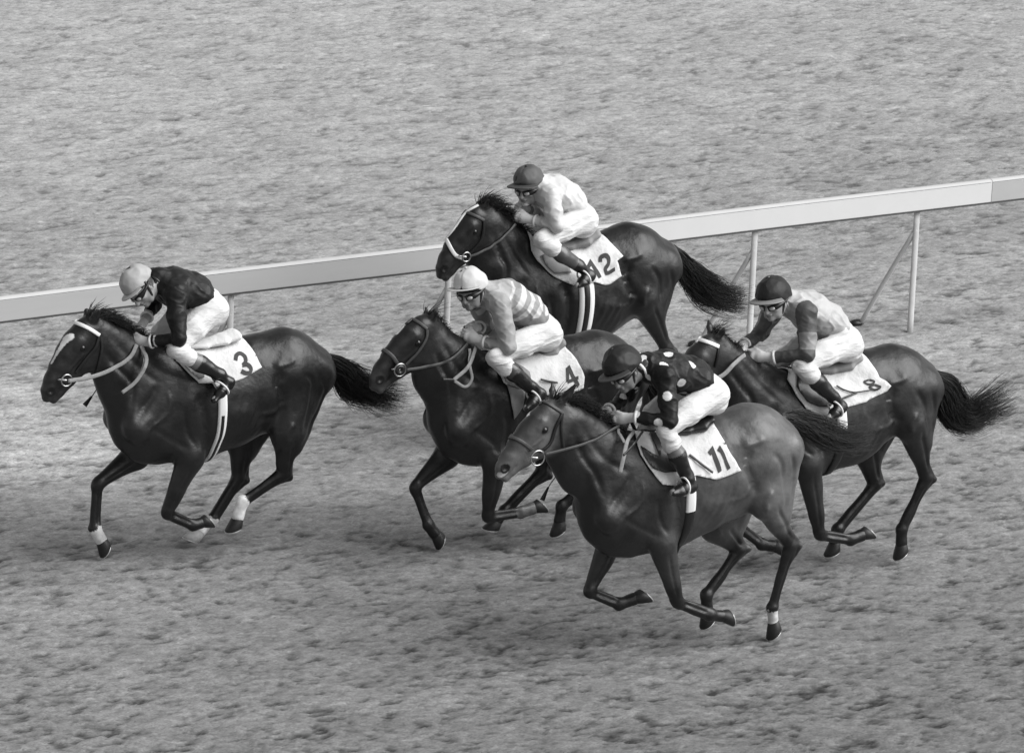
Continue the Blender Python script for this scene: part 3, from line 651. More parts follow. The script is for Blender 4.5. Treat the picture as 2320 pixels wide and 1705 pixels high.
    def hand(s, B, wr, ha, side, R):
        d = ha-wr; d /= np.linalg.norm(d); kn_ = d*.035+ha
        B.add(seg(wr, ha-d*.01, .03, .034, .022, .026), .012); B.add(seg(ha-d*.02, ha+d*.028, .036, .038, .020, .022), .012)
        up = np.cross(d, [0, 1, 0]); up /= np.linalg.norm(up); up = -up if up[2] < 0 else up; lat = np.array([0, side, 0.])
        for i, (o, ln) in enumerate(((.032, .95), (.011, 1.05), (-.011, 1.0), (-.032, .82))):
            k0 = ha+d*.03+up*o; k1 = k0+d*.030*ln-lat*.006; k2 = k1-lat*.026*ln-d*.002; k3 = k2-d*.024*ln
            B.add(seg(k0-d*.02, k1, .0115, .0105), .004); B.add(seg(k1, k2, .0105, .0095), .003); B.add(seg(k2, k3, .0095, .0085), .003)
        t0 = ha-d*.012+up*.03; t1 = t0+d*.022+up*.014-lat*.012; t2 = t1+d*.026-lat*.014-up*.006
        B.add(seg(t0, t1, .014, .012), .006); B.add(seg(t1, t2, .012, .0095), .004)
    def helmet(s):
        R = s.R; c = s.hd; Mh = s.Mh; off = s.org; h = lambda x, y, z: c+Mh[0]*x+Mh[1]*y+Mh[2]*z; hs = s.hs = R.get('hs', 1.0)
        for nm in ('helmet_shell', 'riding_cap'):
            g = hs*(.962 if nm == 'helmet_shell' else 1); K = Field(c-.24, c+.24, .006)
            K.add(ell(h(-.006, 0, .046), [.117*g, .095*g, .108*g], Mh), .01); K.add(ell(h(-.045, 0, .02), [.085*g, .089*g, .074*g], Mh), .03)
            K.add(ell(h(.02, 0, -.105), [.3, .3, .122], Mh), .006, True)                 # open underneath
            if nm == 'helmet_shell': K.add(ell(h(.115, 0, -.055), [.11, .14, .082], Mh), .008, True)
            else:
                K.add(ell(h(.115, 0, -.045), [.125, .2, .104], Mh), .008, True)
                K.displace(lambda Q: -.003*vnoise(Q, (26, 26, 26), 7)-.004*(1-np.abs(vnoise(Q, (15, 15, 15), 9))*2)+.0035*np.exp(-(((Q-c)@Mh[1])/.004)**2))
            V, F = K.mesh(); q = (V-c)@Mh.T; ang = np.arctan2(q[:, 1], q[:, 0]); mk(nm, V, F, M['cap'], s.root, col=R['cap'](q, ang) if nm == 'riding_cap' else np.full(len(V), .008), off=off)
        V, F = sphere(h(-.006, 0, .046+.108*hs), .010, 6, Mh, (1, 1, .5)); mk('cap_button', V, F, M['cap'], s.root, col=np.full(len(V), R['peak_c']), off=off)
        # peak
        V, F = [], []; n = 18; pk = R.get('peak', .075); th = R.get('peak_up', 0)
        for i in range(n+1):
            a = math.radians(-62+124*i/n)
            for j in range(5):
                t = j/4; rr = .104*hs+pk*t*math.cos(a*1.1)**.6 if abs(a*1.1) < 1.57 else .104*hs
                for z_ in (0, -.005): V.append(h(rr*math.cos(a)*1.02-.004, rr*math.sin(a)*.9,   .056+th*t+.004*t-.02*(math.sin(a)**2)*t-.012*math.sin(a)**2+z_))
        for i in range(n):
            for j in range(4):
                p = (i*5+j)*2; q_ = ((i+1)*5+j)*2; F.append((p, p+2, q_+2, q_)); F.append((p+1, q_+1, q_+3, p+3))
            p = (i*5+4)*2; q_ = ((i+1)*5+4)*2; F.append((p, p+1, q_+1, q_))
        mk('cap_peak', V, F, M['cap'], s.root, col=np.full(len(V), R['peak_c']), off=off)
        # chin strap
        pts = [h(.0, .092, .03), h(.02, .078, -.03), h(.042, .058, -.082), h(.055, 0, -.112), h(.042, -.058, -.082), h(.02, -.078, -.03), h(.0, -.092, .03)]
        V, F = tube(pts, .008, n=30, flat=.5); mk('chin_strap', V, F, M['leather_dark'], s.root, off=off)
    def goggles(s):
        Mh = s.Mh; c = s.hd; off = s.org; h = lambda x, y, z: c+Mh[0]*x+Mh[1]*y+Mh[2]*z
        arc = [h(-.02, .088, .004), h(.03, .084, 0), h(.068, .066, -.006), h(.093, .036, -.010), h(.100, 0, -.010), h(.093, -.036, -.010), h(.068, -.066, -.006), h(.03, -.084, 0), h(-.02, -.088, .004)]
        Q = catmull(arc, 40); T = np.gradient(Q, axis=0); T /= np.linalg.norm(T, axis=1)[:, None]; N = np.cross(T, Mh[2]); V, F = [], []
        for i, (p, n) in enumerate(zip(Q, N)):
            g = abs(i-19.5)/19.5; hh = .019-.011*min(1, max(0, (g-.45)*3))
            if (p-c)@n < 0: n = -n
            for a, z in ((.0, -hh), (.007, -hh*.8), (.009, 0), (.007, hh*.8), (.0, hh), (-.006, 0)): V.append(p+n*a+Mh[2]*z)
        for i in range(39):
            for k in range(6): F.append((i*6+k, i*6+(k+1) % 6, (i+1)*6+(k+1) % 6, (i+1)*6+k))
        mk('goggle_frame', V, F, M['leather_dark'], s.root, off=off)
        for y in (1, -1):
            e = frame3(Mh[0]+Mh[1]*.42*y, Mh[2]); V, F = sphere(h(.093, .034*y, -.011), .021, 8, e, (.75, 1, .72)); mk('goggle_lens', V, F, M['lens'], s.root, off=off)
    def spot(s, xy):
        o, d = s.horse.f.R(xy); h = s.sbvh.ray_cast(Vector(o), Vector(d/np.linalg.norm(d))); return None if h[0] is None else np.array(h[0])
def frame_perp(d):
    d = np.array(d, float); d /= np.linalg.norm(d); a = np.cross(d, [0, 1, 0.1]); a /= np.linalg.norm(a); return a, np.cross(d, a)

# colours of silks and caps
def silk_plain(v, var=.04): return lambda c: np.full(len(c['V']), v)*(1+var*vnoise(c['V'], 9, 1))
def silk3(c):
    V = c['V']; col = np.full(len(V), .007)*(1+.3*vnoise(V, 9, 1)); d = np.minimum(np.abs(ring_t(V, c['eln'], c['wrn'])-.78), np.abs(ring_t(V, c['elf'], c['wrf'])-.78)); near = c['wr'] < .13
    return np.where((d < .03) & near, .6, col)
def ring_t(V, a, b): return ((V-a)@(b-a))/((b-a)@(b-a))
def silk4(c):
    V = c['V']; t = c['tors']; st = np.sin((t+.03)*2*math.pi/.083); body = np.where(st > 0, .5, .24); lo_ = V[:, 2] < c['shn'][2]-.13
    body = np.where(lo_ & (t < .2), .2, body); body = np.where(t > .40, .32, body); sl = np.full(len(V), .27); col = np.where(c['arm'] < 0, sl, body)
    return np.where(c['wr'] < .03, .5, col)
def silk8(c):
    V = c['V']; body = np.full(len(V), .4); low = V[:, 2] < c['shn'][2]-.02-.35*(c['shn'][0]-V[:, 0]); body = np.where(low, .33, body)  # lower side of the jacket darkened: shading painted into the silk colour
    tn = ring_t(V, c['shn'], c['eln']); tw = ring_t(V, c['eln'], c['wrn']); near = c['side'] > 0; tf = ring_t(V, c['shf'], c['elf']); tg = ring_t(V, c['elf'], c['wrf'])
    up = np.where(near, tn, tf); lw = np.where(near, tw, tg); arm = np.full(len(V), .07)
    arm = np.where((up > .5) & (up < .92) & (lw < .15), .2, arm); arm = arm*(1+.3*vnoise(V, 12, 4))
    return np.where(c['arm'] < .004, arm, body)
def silk12(c):
    V = c['V']; col = np.full(len(V), .47); up = V[:, 2] > c['shn'][2]-.02-.55*(c['shn'][0]-V[:, 0]); return np.where(up, .5, col)
def silk11(c):
    V = c['V']; col = np.full(len(V), .007)*(1+.3*vnoise(V, 9, 1)); r = c['rider']
    for x, y, rad in ((680, 270, .034), (945, 265, .034), (710, 565, .034), (845, 445, .034), (855, 535, .03), (625, 818, .034), (535, 390, .026), (555, 465, .024), (480, 208, .03), (300, 565, .03), (425, 520, .016), (590, 690, .028), (720, 172, .035), (420, 735, .028)):
        p = r.spot(Z11b(x, y))
        if p is not None: col = np.where(np.linalg.norm(V-p, axis=1) < rad*.86, .62, col)
    # the same spots carry on over the hidden side
    p = np.stack([V[:, 0], V[:, 1], V[:, 2]], 1); far = V[:, 1] < -.03; g = np.round(p/.13)*.13; col = np.where(far & (np.linalg.norm(p-g, axis=1) < .034), .62, col); return col
R3 = dict(hs=.97, pelvis=Z3a(1692, 520), chest=Z3a(1420, 370), shoulder=Z3a(1440, 430), head=Z3a(1110, 365), head_v=.03, face=(.62, .38, -.70), up=(.72, -.2, .65),
  elbow_n=Z3a(1465, 850), wrist_n=Z3a(1200, 885), hand_n=Z3a(1090, 875), elbow_f=Z3a(1235, 520), wrist_f=Z3a(1165, 660), hand_f=Z3a(1085, 780),
  knee=Z3a(1430, 960), ankle=Z3a(1850, 1190), heel=Z3a(1940, 1260), toe=Z3a(1800, 1430), knee_f=Z3a(1290, 800), silk=silk3, cap=lambda q, a: np.full(len(q), .33), peak=.05, peak_c=.38, boot_top=.14, glove=.42, collar=0)
R12 = dict(pelvis=Z12a(1400, 590), chest=Z12a(1225, 410), shoulder=Z12a(1190, 430), head=Z12a(985, 345), face=(.84, .50, -.16), up=(.16, -.05, .98),
  elbow_n=Z12a(1245, 705), wrist_n=Z12a(1040, 660), hand_n=Z12a(925, 630), elbow_f=Z12a(1060, 560), wrist_f=Z12a(990, 560), hand_f=Z12a(910, 540),
  knee=Z12a(1095, 840), ankle=Z12a(1450, 1085), heel=Z12a(1560, 1170), toe=Z12a(1440, 1270), knee_f=Z12a(985, 790), silk=silk12, cap=lambda q, a: np.full(len(q), .07), peak_c=.05, boot_top=.06, skin=.24, glove=.6, top_end=.9)
R4 = dict(hs=1.04, pelvis=Z4a(1715, 660), chest=Z4a(1445, 410), shoulder=Z4a(1375, 450), head=Z4a(1105, 320), head_v=.02, face=(.80, .54, -.2), up=(.25, -.08, .95),
  elbow_n=Z4a(1450, 850), wrist_n=Z4a(1225, 800), hand_n=Z4a(1115, 765), elbow_f=Z4a(1240, 660), wrist_f=Z4a(1180, 670), hand_f=Z4a(1110, 675),
  knee=Z4a(1320, 950), ankle=Z4a(1660, 1220), heel=Z4a(1760, 1290), toe=Z4a(1620, 1420), knee_f=Z4a(1180, 860), silk=silk4, cap=lambda q, a: np.full(len(q), .46), peak=.075, peak_up=.02, peak_c=.46, boot_top=.05, skin=.16, glove=.5)
R11 = dict(hs=1.14, pelvis=Z11b(1040, 490), chest=Z11b(730, 330), shoulder=Z11b(690, 400), head=Z11b(305, 330), head_v=.03, face=(.78, .42, -.42), up=(.48, -.12, .85),
  elbow_n=Z11b(730, 790), wrist_n=Z11b(400, 765), hand_n=Z11b(285, 775), elbow_f=Z11b(330, 560), wrist_f=Z11b(160, 700), hand_f=Z11b(95, 735),
  knee=Z11b(690, 880), ankle=Z11b(895, 1320), heel=Z11b(940, 1410), toe=Z11b(760, 1470), knee_f=Z11b(560, 720), silk=silk11, cap=lambda q, a: np.full(len(q), .012), peak=.07, peak_c=.05, boot_top=.13, skin=.13, glove=.5, top_end=.5)
R8 = dict(hs=1.1, pelvis=Z8a(1470, 670), chest=Z8a(1210, 430), shoulder=Z8a(1185, 450), head=Z8a(880, 335), head_v=.02, face=(.82, .50, -.2), up=(.22, -.08, .95),
  elbow_n=Z8a(1190, 830), wrist_n=Z8a(870, 865), hand_n=Z8a(740, 855), elbow_f=Z8a(760, 640), wrist_f=Z8a(600, 745), hand_f=Z8a(590, 795),
  knee=Z8a(1130, 940), ankle=Z8a(1440, 1240), heel=Z8a(1520, 1320), toe=Z8a(1400, 1430), knee_f=Z8a(900, 900), silk=silk8, cap=lambda q, a: np.full(len(q), .012), peak_c=.2, boot_top=.02, skin=.25, glove=.55)

def whip(H, label, pts, vs, r=.007, flap=True):
    f = H.f; Q = np.array([f.P(p, v) for p, v in zip(pts, vs)]); wo = f.o+HD*Q[0][0]+LF*Q[0][1]+ZU*Q[0][2]
    root = empty('riding_whip', wo, f.rot, label, 'whip', 'whips held by the jockeys'); n = 16; C = catmull(Q, n); c = int(n*.18); e = int(n*.8)
    V, F = tube(C[c:e+1], r*.8, n=14, r1=r*.55); mk('shaft', V, F, M['rein'], root, off=Q[0])
    V, F = tube(C[:c+1], r*1.5, n=6); V2, F2 = sphere(C[0], r*2.1, 6); V, F = join((V, F), (V2, F2)); mk('handle', V, F, M['leather_dark'], root, off=Q[0])
    if flap: V, F = tube(C[e:], r, n=6, r1=r*2.6, flat=.4, nrm=(0, 1, .2)); mk('flap', V, F, M['leather_dark'], root, off=Q[0])
# ------------------------------------------------------------------ saddlery
def smooth_px(pts, n): return [tuple(p) for p in catmull([(a, b) for a, b in pts], n)]
class Tack:
    def __init__(s, H, T, rider):
        s.H = H; s.T = T; root = H.root; P = H.f.P
        T1, T2, T3, T4, T5, T6 = H.T
        # spine line used as the axis of the wrap-around coordinates
        xs = [T1[0], T2[0], T3[0], T4[0], T5[0]]; zs = [T1[2]+.03, T2[2]+.02, T3[2], T4[2], T5[2]]
        s.ax = lambda x: np.interp(-x, [-q for q in xs], zs)
        s.cloth(T['cloth'], .012, M['cloth_sheet'], 'number_cloth', s.H.root, .007, both=True)
        for sd_ in (1, -1):
            if 'flap' in T: s.cloth(T['flap'], .026, M[T.get('flap_m', 'flap_grey')], 'saddle_flap', s.H.root, .006, sd_)
            if 'panel' in T: s.cloth(T['panel'], .014, M['flap_grey'], 'under_pad', s.H.root, .006, sd_)
        # saddle seat
        pts = [P(p) for p in T['seat']]; K = Field(np.min(pts, 0)-.2, np.max(pts, 0)+.2, .006); rad = T.get('seat_r', (.03, .038, .048, .042))
        for (p, q), (r, t) in zip(zip(pts[:-1], pts[1:]), zip(rad[:-1], rad[1:])): K.add(seg(p, q, r, t, r*2.2, t*2.6), .02)
        V, F = K.mesh(); mk('saddle_seat', V, F, M[T['seat_m']], root)
        # girth
        if 'girth' in T:
            c = [s.ua(p) for p in T['girth']]; w0 = T.get('gw', .034); cu = c+[(c[-1][0], math.pi)]
            if not T.get('gend'): c = cu
            for sg in (1, -1):
                V, F = s.band(cu, w0*.95, .007, sg); mk('under_girth', V, F, M['leather_dark'], root)
                V, F = s.band(c, w0, .010, sg); mk('girth', V, F, M['strap_white'], root)
                if T.get('gs'): cc = c[T['gs'][0]:]; V, F = s.band(cc, w0*.38, .015, sg); mk('girth_strap', V, F, M['leather_dark'], root)
        for st, wd in T['digits']:
            V, F = s.stroke(st, wd); s.num = mk('number', V, F, M['ink'], s.cl)
        for seq, wd, m in T['straps']:
            for sd_ in ((1, -1) if seq[0] in ('cheekpiece', 'throatlatch') else (1,)): s.strap(seq, wd, M[m], sd_)
        for pts, wd in T.get('loose', []): s.strap(('loose_strap', pts, False), wd, M['leather_dark'], 1, .032)
        # bit
        V, F = sphere((0, 0, 0), 1, 4)
        for v in (1, -1):
            c = P(T['ring'], .085*1); c = c*[1, v, 1]; V, F = ring(c, T.get('rr', .036), .005); mk('bit_ring', V, F, M['metal'], root)
            if T.get('guard'): V, F = ring(c-[0, .006*v, 0], .022, .018, m=8); mk('bit_guard', V, F, M['leather_dark'], root)
            V, F = tube([c+[.0, 0, .0], c*[1, .8, 1]+[.055, 0, .008]], .009, r1=.005, n=6); mk('bit_cheek', V, F, M['metal'], root)
        for r in T['reins']:
            pts, vs, wd, m = r; Q = [s.rein_pt(p, v) for p, v in zip(smooth_px(pts, 3*len(pts)), np.interp(np.linspace(0, len(vs)-1, 3*len(pts)), range(len(vs)), vs))]; V, F = tube(Q, wd, n=3*len(Q), flat=.28, nrm=(0.25, 1, .1)); mk('rein', V, F, M[m], root)
        # stirrup iron and leather
        for sg in (1, -1):
            m_ = np.array([1, sg, 1.]); a, h_, t_ = rider.an*m_, rider.hn*m_, rider.tn*m_; b = lerp(h_, t_, .42); fw = (t_-h_)/np.linalg.norm(t_-h_); up = rider.an-rider.hn; up = up*m_; up = up-fw*(up@fw); up /= np.linalg.norm(up); lt = np.cross(fw, up)
            V, F = ring(b+up*.018, .058, .0065, (lt, up), n=26, m=6); mk('stirrup_iron', V, F, M['metal'] if not T.get('white_iron', 1) else M['strap_white'], root)
            V, F = tube([b+up*.076, lerp(a, rider.kn*m_, .3)*[1, .86, 1], lerp(a, rider.kn*m_, .75)*[1, .84, 1]], .013, n=16, flat=.25, nrm=(0, 1, 0)); mk('stirrup_leather', V, F, M['leather_dark'], root)
    def ua(s, xy):
        p, n = s.H.hit(xy); return p[0], math.atan2(max(abs(p[1]), .001), p[2]-s.ax(p[0]))
    def srf(s, x, a, off):
        o = np.array([x, 0, s.ax(x)]); d = np.array([0, math.sin(a), math.cos(a)]); h = s.H.bvh.ray_cast(Vector(o+d*.46), Vector(-d))
        if h[0] is None: return o+d*(.25+off)
        n = np.array(h[1]); n = n if n@d > 0 else -n; return np.array(h[0])+(d*.6+n*.4)*off
    def cloth(s, poly, off, m, name, parent, th, both=True):
        U = [s.ua(p) for p in poly]; R_ = .33
        P2 = [(x, a*R_) for x, a in U]
        if both:
            full = P2 if name == 'number_cloth' else P2
        loops = []
        if name == 'number_cloth': loops = [P2+[(x, -a) for x, a in reversed(P2)]]
        else: loops = [P2 if both > 0 else [(x, -a) for x, a in reversed(P2)]]
        VV, FF = [], []
        for lp in loops:
            B = []
            for i, p in enumerate(lp):
                q = lp[(i+1) % len(lp)]; n = max(1, int(math.hypot(q[0]-p[0], q[1]-p[1])/.02))
                for k in range(n): B.append(Vector((p[0]+(q[0]-p[0])*k/n, p[1]+(q[1]-p[1])*k/n)))
            nb = len(B); E = [(i, (i+1) % nb) for i in range(nb)]
            xs = [b.x for b in B]; ys = [b.y for b in B]; G = []
            for x in np.arange(min(xs), max(xs), .02):
                for y in np.arange(min(ys), max(ys), .02): G.append(Vector((x+.001*math.sin(y*90), y)))
            r = delaunay_2d_cdt(B+G, E, [tuple(range(nb))], 1, 1e-5); o = len(VV)
            for v in r[0]:
                x, y = v.x, v.y; wv = s.wave(x, y); VV.append(s.srf(x, y/R_, off+wv+.003))
            FF += [tuple(i+o for i in f) for f in r[2]]
        ob = mk(name, VV, FF, m, parent); md = ob.modifiers.new('thickness', 'SOLIDIFY'); md.thickness = th; md.offset = 0
        if name == 'number_cloth': s.cl = ob
        return ob
    def wave(s, x, y): return (.004*math.sin(x*23+y*11)+.003*math.sin(x*51-y*34))*min(1, abs(y)*4)
    def band(s, c, w_, off, sg):
        C = catmull([(x, a) for x, a in c], 34); V = []; F = []
        for x, a in C:
            for k, (dx, o) in enumerate(((-w_, off), (-w_*.5, off+.004), (w_*.5, off+.004), (w_, off), (w_, -.01), (-w_, -.01))):
                p = s.srf(x+dx, min(a, math.pi-.002), max(o, .0)+(.0 if o > 0 else -.01)); V.append(p*[1, sg, 1])
        for i in range(len(C)-1):
            for k in range(6):
                q = (i*6+k, i*6+(k+1) % 6, (i+1)*6+(k+1) % 6, (i+1)*6+k); F.append(q if sg > 0 else q[::-1])
        return V, F
    def stroke(s, st, wd):
        R_ = .3; pts, curved = st
        U = [s.ua(p) for p in (smooth_px(pts, 22) if curved else pts)]; Q = np.array([(x, a*R_) for x, a in U]); n = len(Q); Lp, Rp = [], []
        for i in range(n):
            d0 = Q[i]-Q[max(i-1, 0)] if i > 0 else Q[1]-Q[0]; d1 = Q[min(i+1, n-1)]-Q[i] if i < n-1 else Q[-1]-Q[-2]
            d0 = d0/(np.linalg.norm(d0)+1e-9); d1 = d1/(np.linalg.norm(d1)+1e-9); n0 = np.array([-d0[1], d0[0]]); n1 = np.array([-d1[1], d1[0]]); m = n0+n1; m /= np.linalg.norm(m)+1e-9; k = min(1/max(m@n0, .45), 2.2)
            Lp.append(Q[i]+m*wd/2*k); Rp.append(Q[i]-m*wd/2*k)
        V, F = [], []; idx = []
        for i in range(n-1):
            for j in range(6):
                t = j/6; idx.append((lerp(Lp[i], Lp[i+1], t), lerp(Rp[i], Rp[i+1], t)))
        idx.append((Lp[-1], Rp[-1]))
        for l, r in idx:
            for t in (0, .5, 1): q = lerp(l, r, t); y_ = q[1]*.33/R_; V.append(s.srf(q[0], q[1]/R_, .0215+s.T.get('lift', 0)+s.wave(q[0], y_)))
        for i in range(len(idx)-1):
            for k in range(2): F.append((i*3+k, i*3+k+1, (i+1)*3+k+1, (i+1)*3+k))
        s.T['lift'] = s.T.get('lift', 0)+.0007
        return V, F
    def strap(s, seq, wd, m, sd=1, off=.006):
        nm, pts, mirror = seq; Q, N = [], []
        for p in smooth_px(pts, 5*len(pts)):
            q, n = s.H.hit(p, off); Q.append(q); N.append(n)
        Q = np.array(Q); N = np.array(N)
        if nm in ('browband', 'noseband'):
            k = Q[:, 1] > -Q[0][1]+.012; Q2, N2 = Q[k][::-1]*[1, -1, 1], N[k][::-1]*[1, -1, 1]
            Q = np.vstack([Q2, Q]); N = np.vstack([N2, N])
        Q[1:-1] = (Q[:-2]+2*Q[1:-1]+Q[2:])/4; n_ = len(Q)
        if sd < 0: Q = Q*[1, -1, 1]; N = N*[1, -1, 1]
        V, F = [], []; T = np.gradient(Q, axis=0); T /= np.linalg.norm(T, axis=1)[:, None]+1e-9
        for p, t, n in zip(Q, T, N):
            w_ = np.cross(t, n); w_ /= np.linalg.norm(w_)+1e-9
            for a, b in ((-1, -.004), (-1, .002), (-.6, .004), (.6, .004), (1, .002), (1, -.004)): V.append(p+w_*a*wd+n*b)
        for i in range(n_-1):
            for k in range(6): F.append((i*6+k, i*6+(k+1) % 6, (i+1)*6+(k+1) % 6, (i+1)*6+k))
        mk(nm, V, F, m, s.H.root)
    def rein_pt(s, p, v, off=.014):
        q = s.H.f.P(p, v); o, d = s.H.f.R(p); d = d/np.linalg.norm(d); h = s.H.bvh.ray_cast(Vector(o), Vector(d))
        if h[0] is not None and (np.array(h[0])-q)@d < off: return np.array(h[0])+np.array(h[1])*off
        return q
D_ = 'leather_dark'; B_ = 'leather_brown'; W_ = 'strap_white'
TK3 = dict(cloth=L(Z3a, (1385, 940), (1400, 1010), (1500, 1130), (1650, 1278), (1765, 1278))+L(Z3b, (150, 735), (370, 668), (585, 552), (510, 410), (455, 335), (400, 285)),
  flap=L(Z3a, (1420, 1040), (1480, 1085), (1600, 1125), (1690, 1130), (1690, 1235), (1640, 1250), (1500, 1120)), seat=L(Z3a, (1480, 915), (1700, 905), (1870, 860), (1985, 815)), seat_r=(.026, .024, .032, .034), seat_m='cloth_sheet',
  girth=L(Z3b, (215, 640), (220, 800), (222, 990), (205, 1150), (150, 1300)), gs=(2,), gw=.03,
  digits=[((L(Z3b, (338, 500), (348, 455), (385, 435), (425, 460), (432, 505), (405, 540)), 1), .024), ((L(Z3b, (400, 540), (445, 535), (478, 570), (468, 605), (430, 612), (390, 590)), 1), .024)],
  straps=[(('browband', L(Z3a, (480, 700), (560, 730), (640, 770), (722, 822)), True), .012, W_), (('cheekpiece', L(Z3a, (722, 822), (690, 930), (600, 1040), (500, 1170)), True), .010, D_), (('throatlatch', L(Z3a, (735, 830), (745, 950), (720, 1080), (690, 1190)), True), .009, D_)],
  ring=Z3a(418, 1245), rr=.038, reins=[(L(Z3a, (430, 1250), (640, 1215), (830, 1145), (1000, 1030), (1065, 915)), (.085, .1, .11, .1, .07), .014, 'rein'), (L(Z3a, (1100, 925), (1160, 1020), (1150, 1120), (1060, 1260), (935, 1360)), (.07, .16, .2, .19, .17), .013, 'rein'), (L(Z3a, (1100, 925), (1150, 1060), (1090, 1230)), (.06, .17, .19), .012, 'rein')])
TK12 = dict(cloth=L(Z12a, (990, 860), (1000, 950), (1060, 1050), (1140, 1130), (1210, 1190), (1300, 1230), (1400, 1268), (1520, 1250), (1590, 1240), (1690, 1265), (1838, 1180), (1800, 1045), (1862, 1002), (1740, 880), (1650, 800)),
  flap=L(Z12a, (1085, 1010), (1130, 1100), (1210, 1172), (1320, 1160), (1365, 1165), (1330, 1080), (1225, 1000), (1150, 980)), seat=L(Z12a, (1150, 870), (1330, 880), (1470, 830), (1570, 765)), seat_m='flap_grey',
  girth=L(Z12a, (1500, 1180), (1520, 1300), (1525, 1420), (1500, 1640)), gs=(0,), gw=.055,
  digits=[((L(Z12a, (1530, 1110), (1555, 1065), (1640, 1200)), 0), .026), ((L(Z12a, (1645, 1060), (1650, 1020), (1690, 1003), (1722, 1030), (1718, 1080), (1690, 1120), (1702, 1160)), 1), .024), ((L(Z12a, (1692, 1160), (1775, 1122)), 0), .024)],
  straps=[(('browband', L(Z12a, (330, 582), (400, 585), (480, 615), (560, 655)), True), .010, B_), (('cheekpiece', L(Z12a, (558, 655), (555, 760), (530, 860), (430, 970)), True), .009, D_), (('face_strap', L(Z12a, (510, 520), (395, 590), (300, 720), (212, 832)), False), .010, W_), (('face_strap', L(Z12a, (212, 832), (260, 930), (300, 985), (360, 1010)), True), .013, W_)],
  ring=Z12a(400, 1000), rr=.032, reins=[(L(Z12a, (430, 995), (520, 962), (680, 865), (860, 690)), (.085, .1, .1, .07), .009, B_)])
TK4 = dict(cloth=L(Z4a, (1250, 870), (1290, 990), (1350, 1080), (1400, 1190))+L(Z11a, (330, 500), (560, 560), (720, 560), (885, 545), (992, 490), (1000, 390), (930, 240), (840, 140), (775, 70)),
  flap=L(Z4a, (1360, 1070), (1410, 1190), (1560, 1240), (1660, 1240), (1640, 1100), (1500, 1020)), panel=L(Z4a, (1430, 1200), (1600, 1270), (1580, 1400), (1500, 1520), (1470, 1360)), seat=L(Z4a, (1400, 950), (1640, 930), (1820, 870), (1900, 790)), seat_m='flap_grey',
  loose=[(L(Z11a, (580, 415), (660, 432), (740, 445)), .006)],
  digits=[((L(Z11a, (845, 300), (890, 385), (940, 475)), 0), .024), ((L(Z11a, (842, 310), (838, 440)), 0), .022), ((L(Z11a, (840, 440), (940, 398)), 0), .022)],
  straps=[(('browband', L(Z4a, (458, 570), (520, 575), (610, 620), (690, 680)), True), .010, B_), (('cheekpiece', L(Z4a, (690, 685), (680, 770), (600, 900), (490, 1010)), True), .010, B_), (('noseband', L(Z4a, (255, 868), (310, 890), (370, 940), (410, 1000)), True), .012, B_)],
  ring=Z4a(440, 1065), rr=.042, guard=1, reins=[(L(Z4a, (500, 1065), (680, 1035), (900, 965), (1060, 825)), (.09, .1, .1, .07), .010, B_), (L(Z4a, (1150, 850), (1080, 1030), (940, 1160)), (.09, .18, .18), .013, 'rein'), (L(Z4a, (945, 1165), (1050, 1222), (1112, 1150), (1095, 1040), (1075, 870)), (.18, .19, .19, .18, .07), .010, 'rein'), (L(Z4a, (945, 1160), (840, 1158)), (.18, .18), .012, D_)])
TK11 = dict(cloth=L(Z11b, (380, 860), (420, 1020), (450, 1120), (520, 1225), (600, 1330), (655, 1395), (770, 1402), (900, 1330), (970, 1312), (1150, 1345), (1385, 1260), (1260, 1060), (1200, 940), (1150, 860), (1105, 790)),
  flap=L(Z11b, (510, 910), (560, 1000), (620, 1150), (520, 1100), (445, 1055), (480, 1150), (560, 1255), (680, 1292), (800, 1280), (760, 1100), (700, 960), (620, 890)), flap_m='flap_dark', seat=L(Z11b, (680, 880), (850, 860), (980, 815), (1060, 755)), seat_m='leather_dark',
  girth=L(Z11b, (925, 1300), (930, 1450), (925, 1640)), gw=.032, gend=1,
  loose=[(L(Z11b, (900, 1130), (1000, 1200), (1115, 1280)), .007)],
  digits=[((L(Z11b, (1090, 1120), (1120, 1085), (1190, 1278)), 0), .027), ((L(Z11b, (1175, 1095), (1190, 1070), (1272, 1250)), 0), .02)],
  straps=[(('browband', L(Z11a, (545, 605), (640, 625), (720, 670), (800, 720)), True), .010, B_), (('cheekpiece', L(Z11a, (800, 725), (740, 850), (690, 1000), (600, 1085)), True), .010, D_), (('throatlatch', L(Z11a, (800, 730), (790, 850), (800, 960), (810, 1040)), True), .008, D_), (('noseband', L(Z11a, (290, 948), (360, 962), (440, 1005), (515, 1065)), True), .011, B_)],
  ring=Z11a(572, 1145), rr=.048, reins=[(L(Z11a, (640, 1110), (850, 1058), (1060, 990), (1340, 840)), (.095, .11, .11, .07), .009, B_), (L(Z11b, (400, 890), (335, 990), (300, 1140), (268, 1280)), (.08, .17, .2, .2), .014, 'rein'), (L(Z11b, (240, 880), (310, 1000)), (.05, .17), .010, 'rein'), (L(Z11b, (490, 880), (400, 1010), (300, 1120)), (.12, .18, .2), .008, D_)])
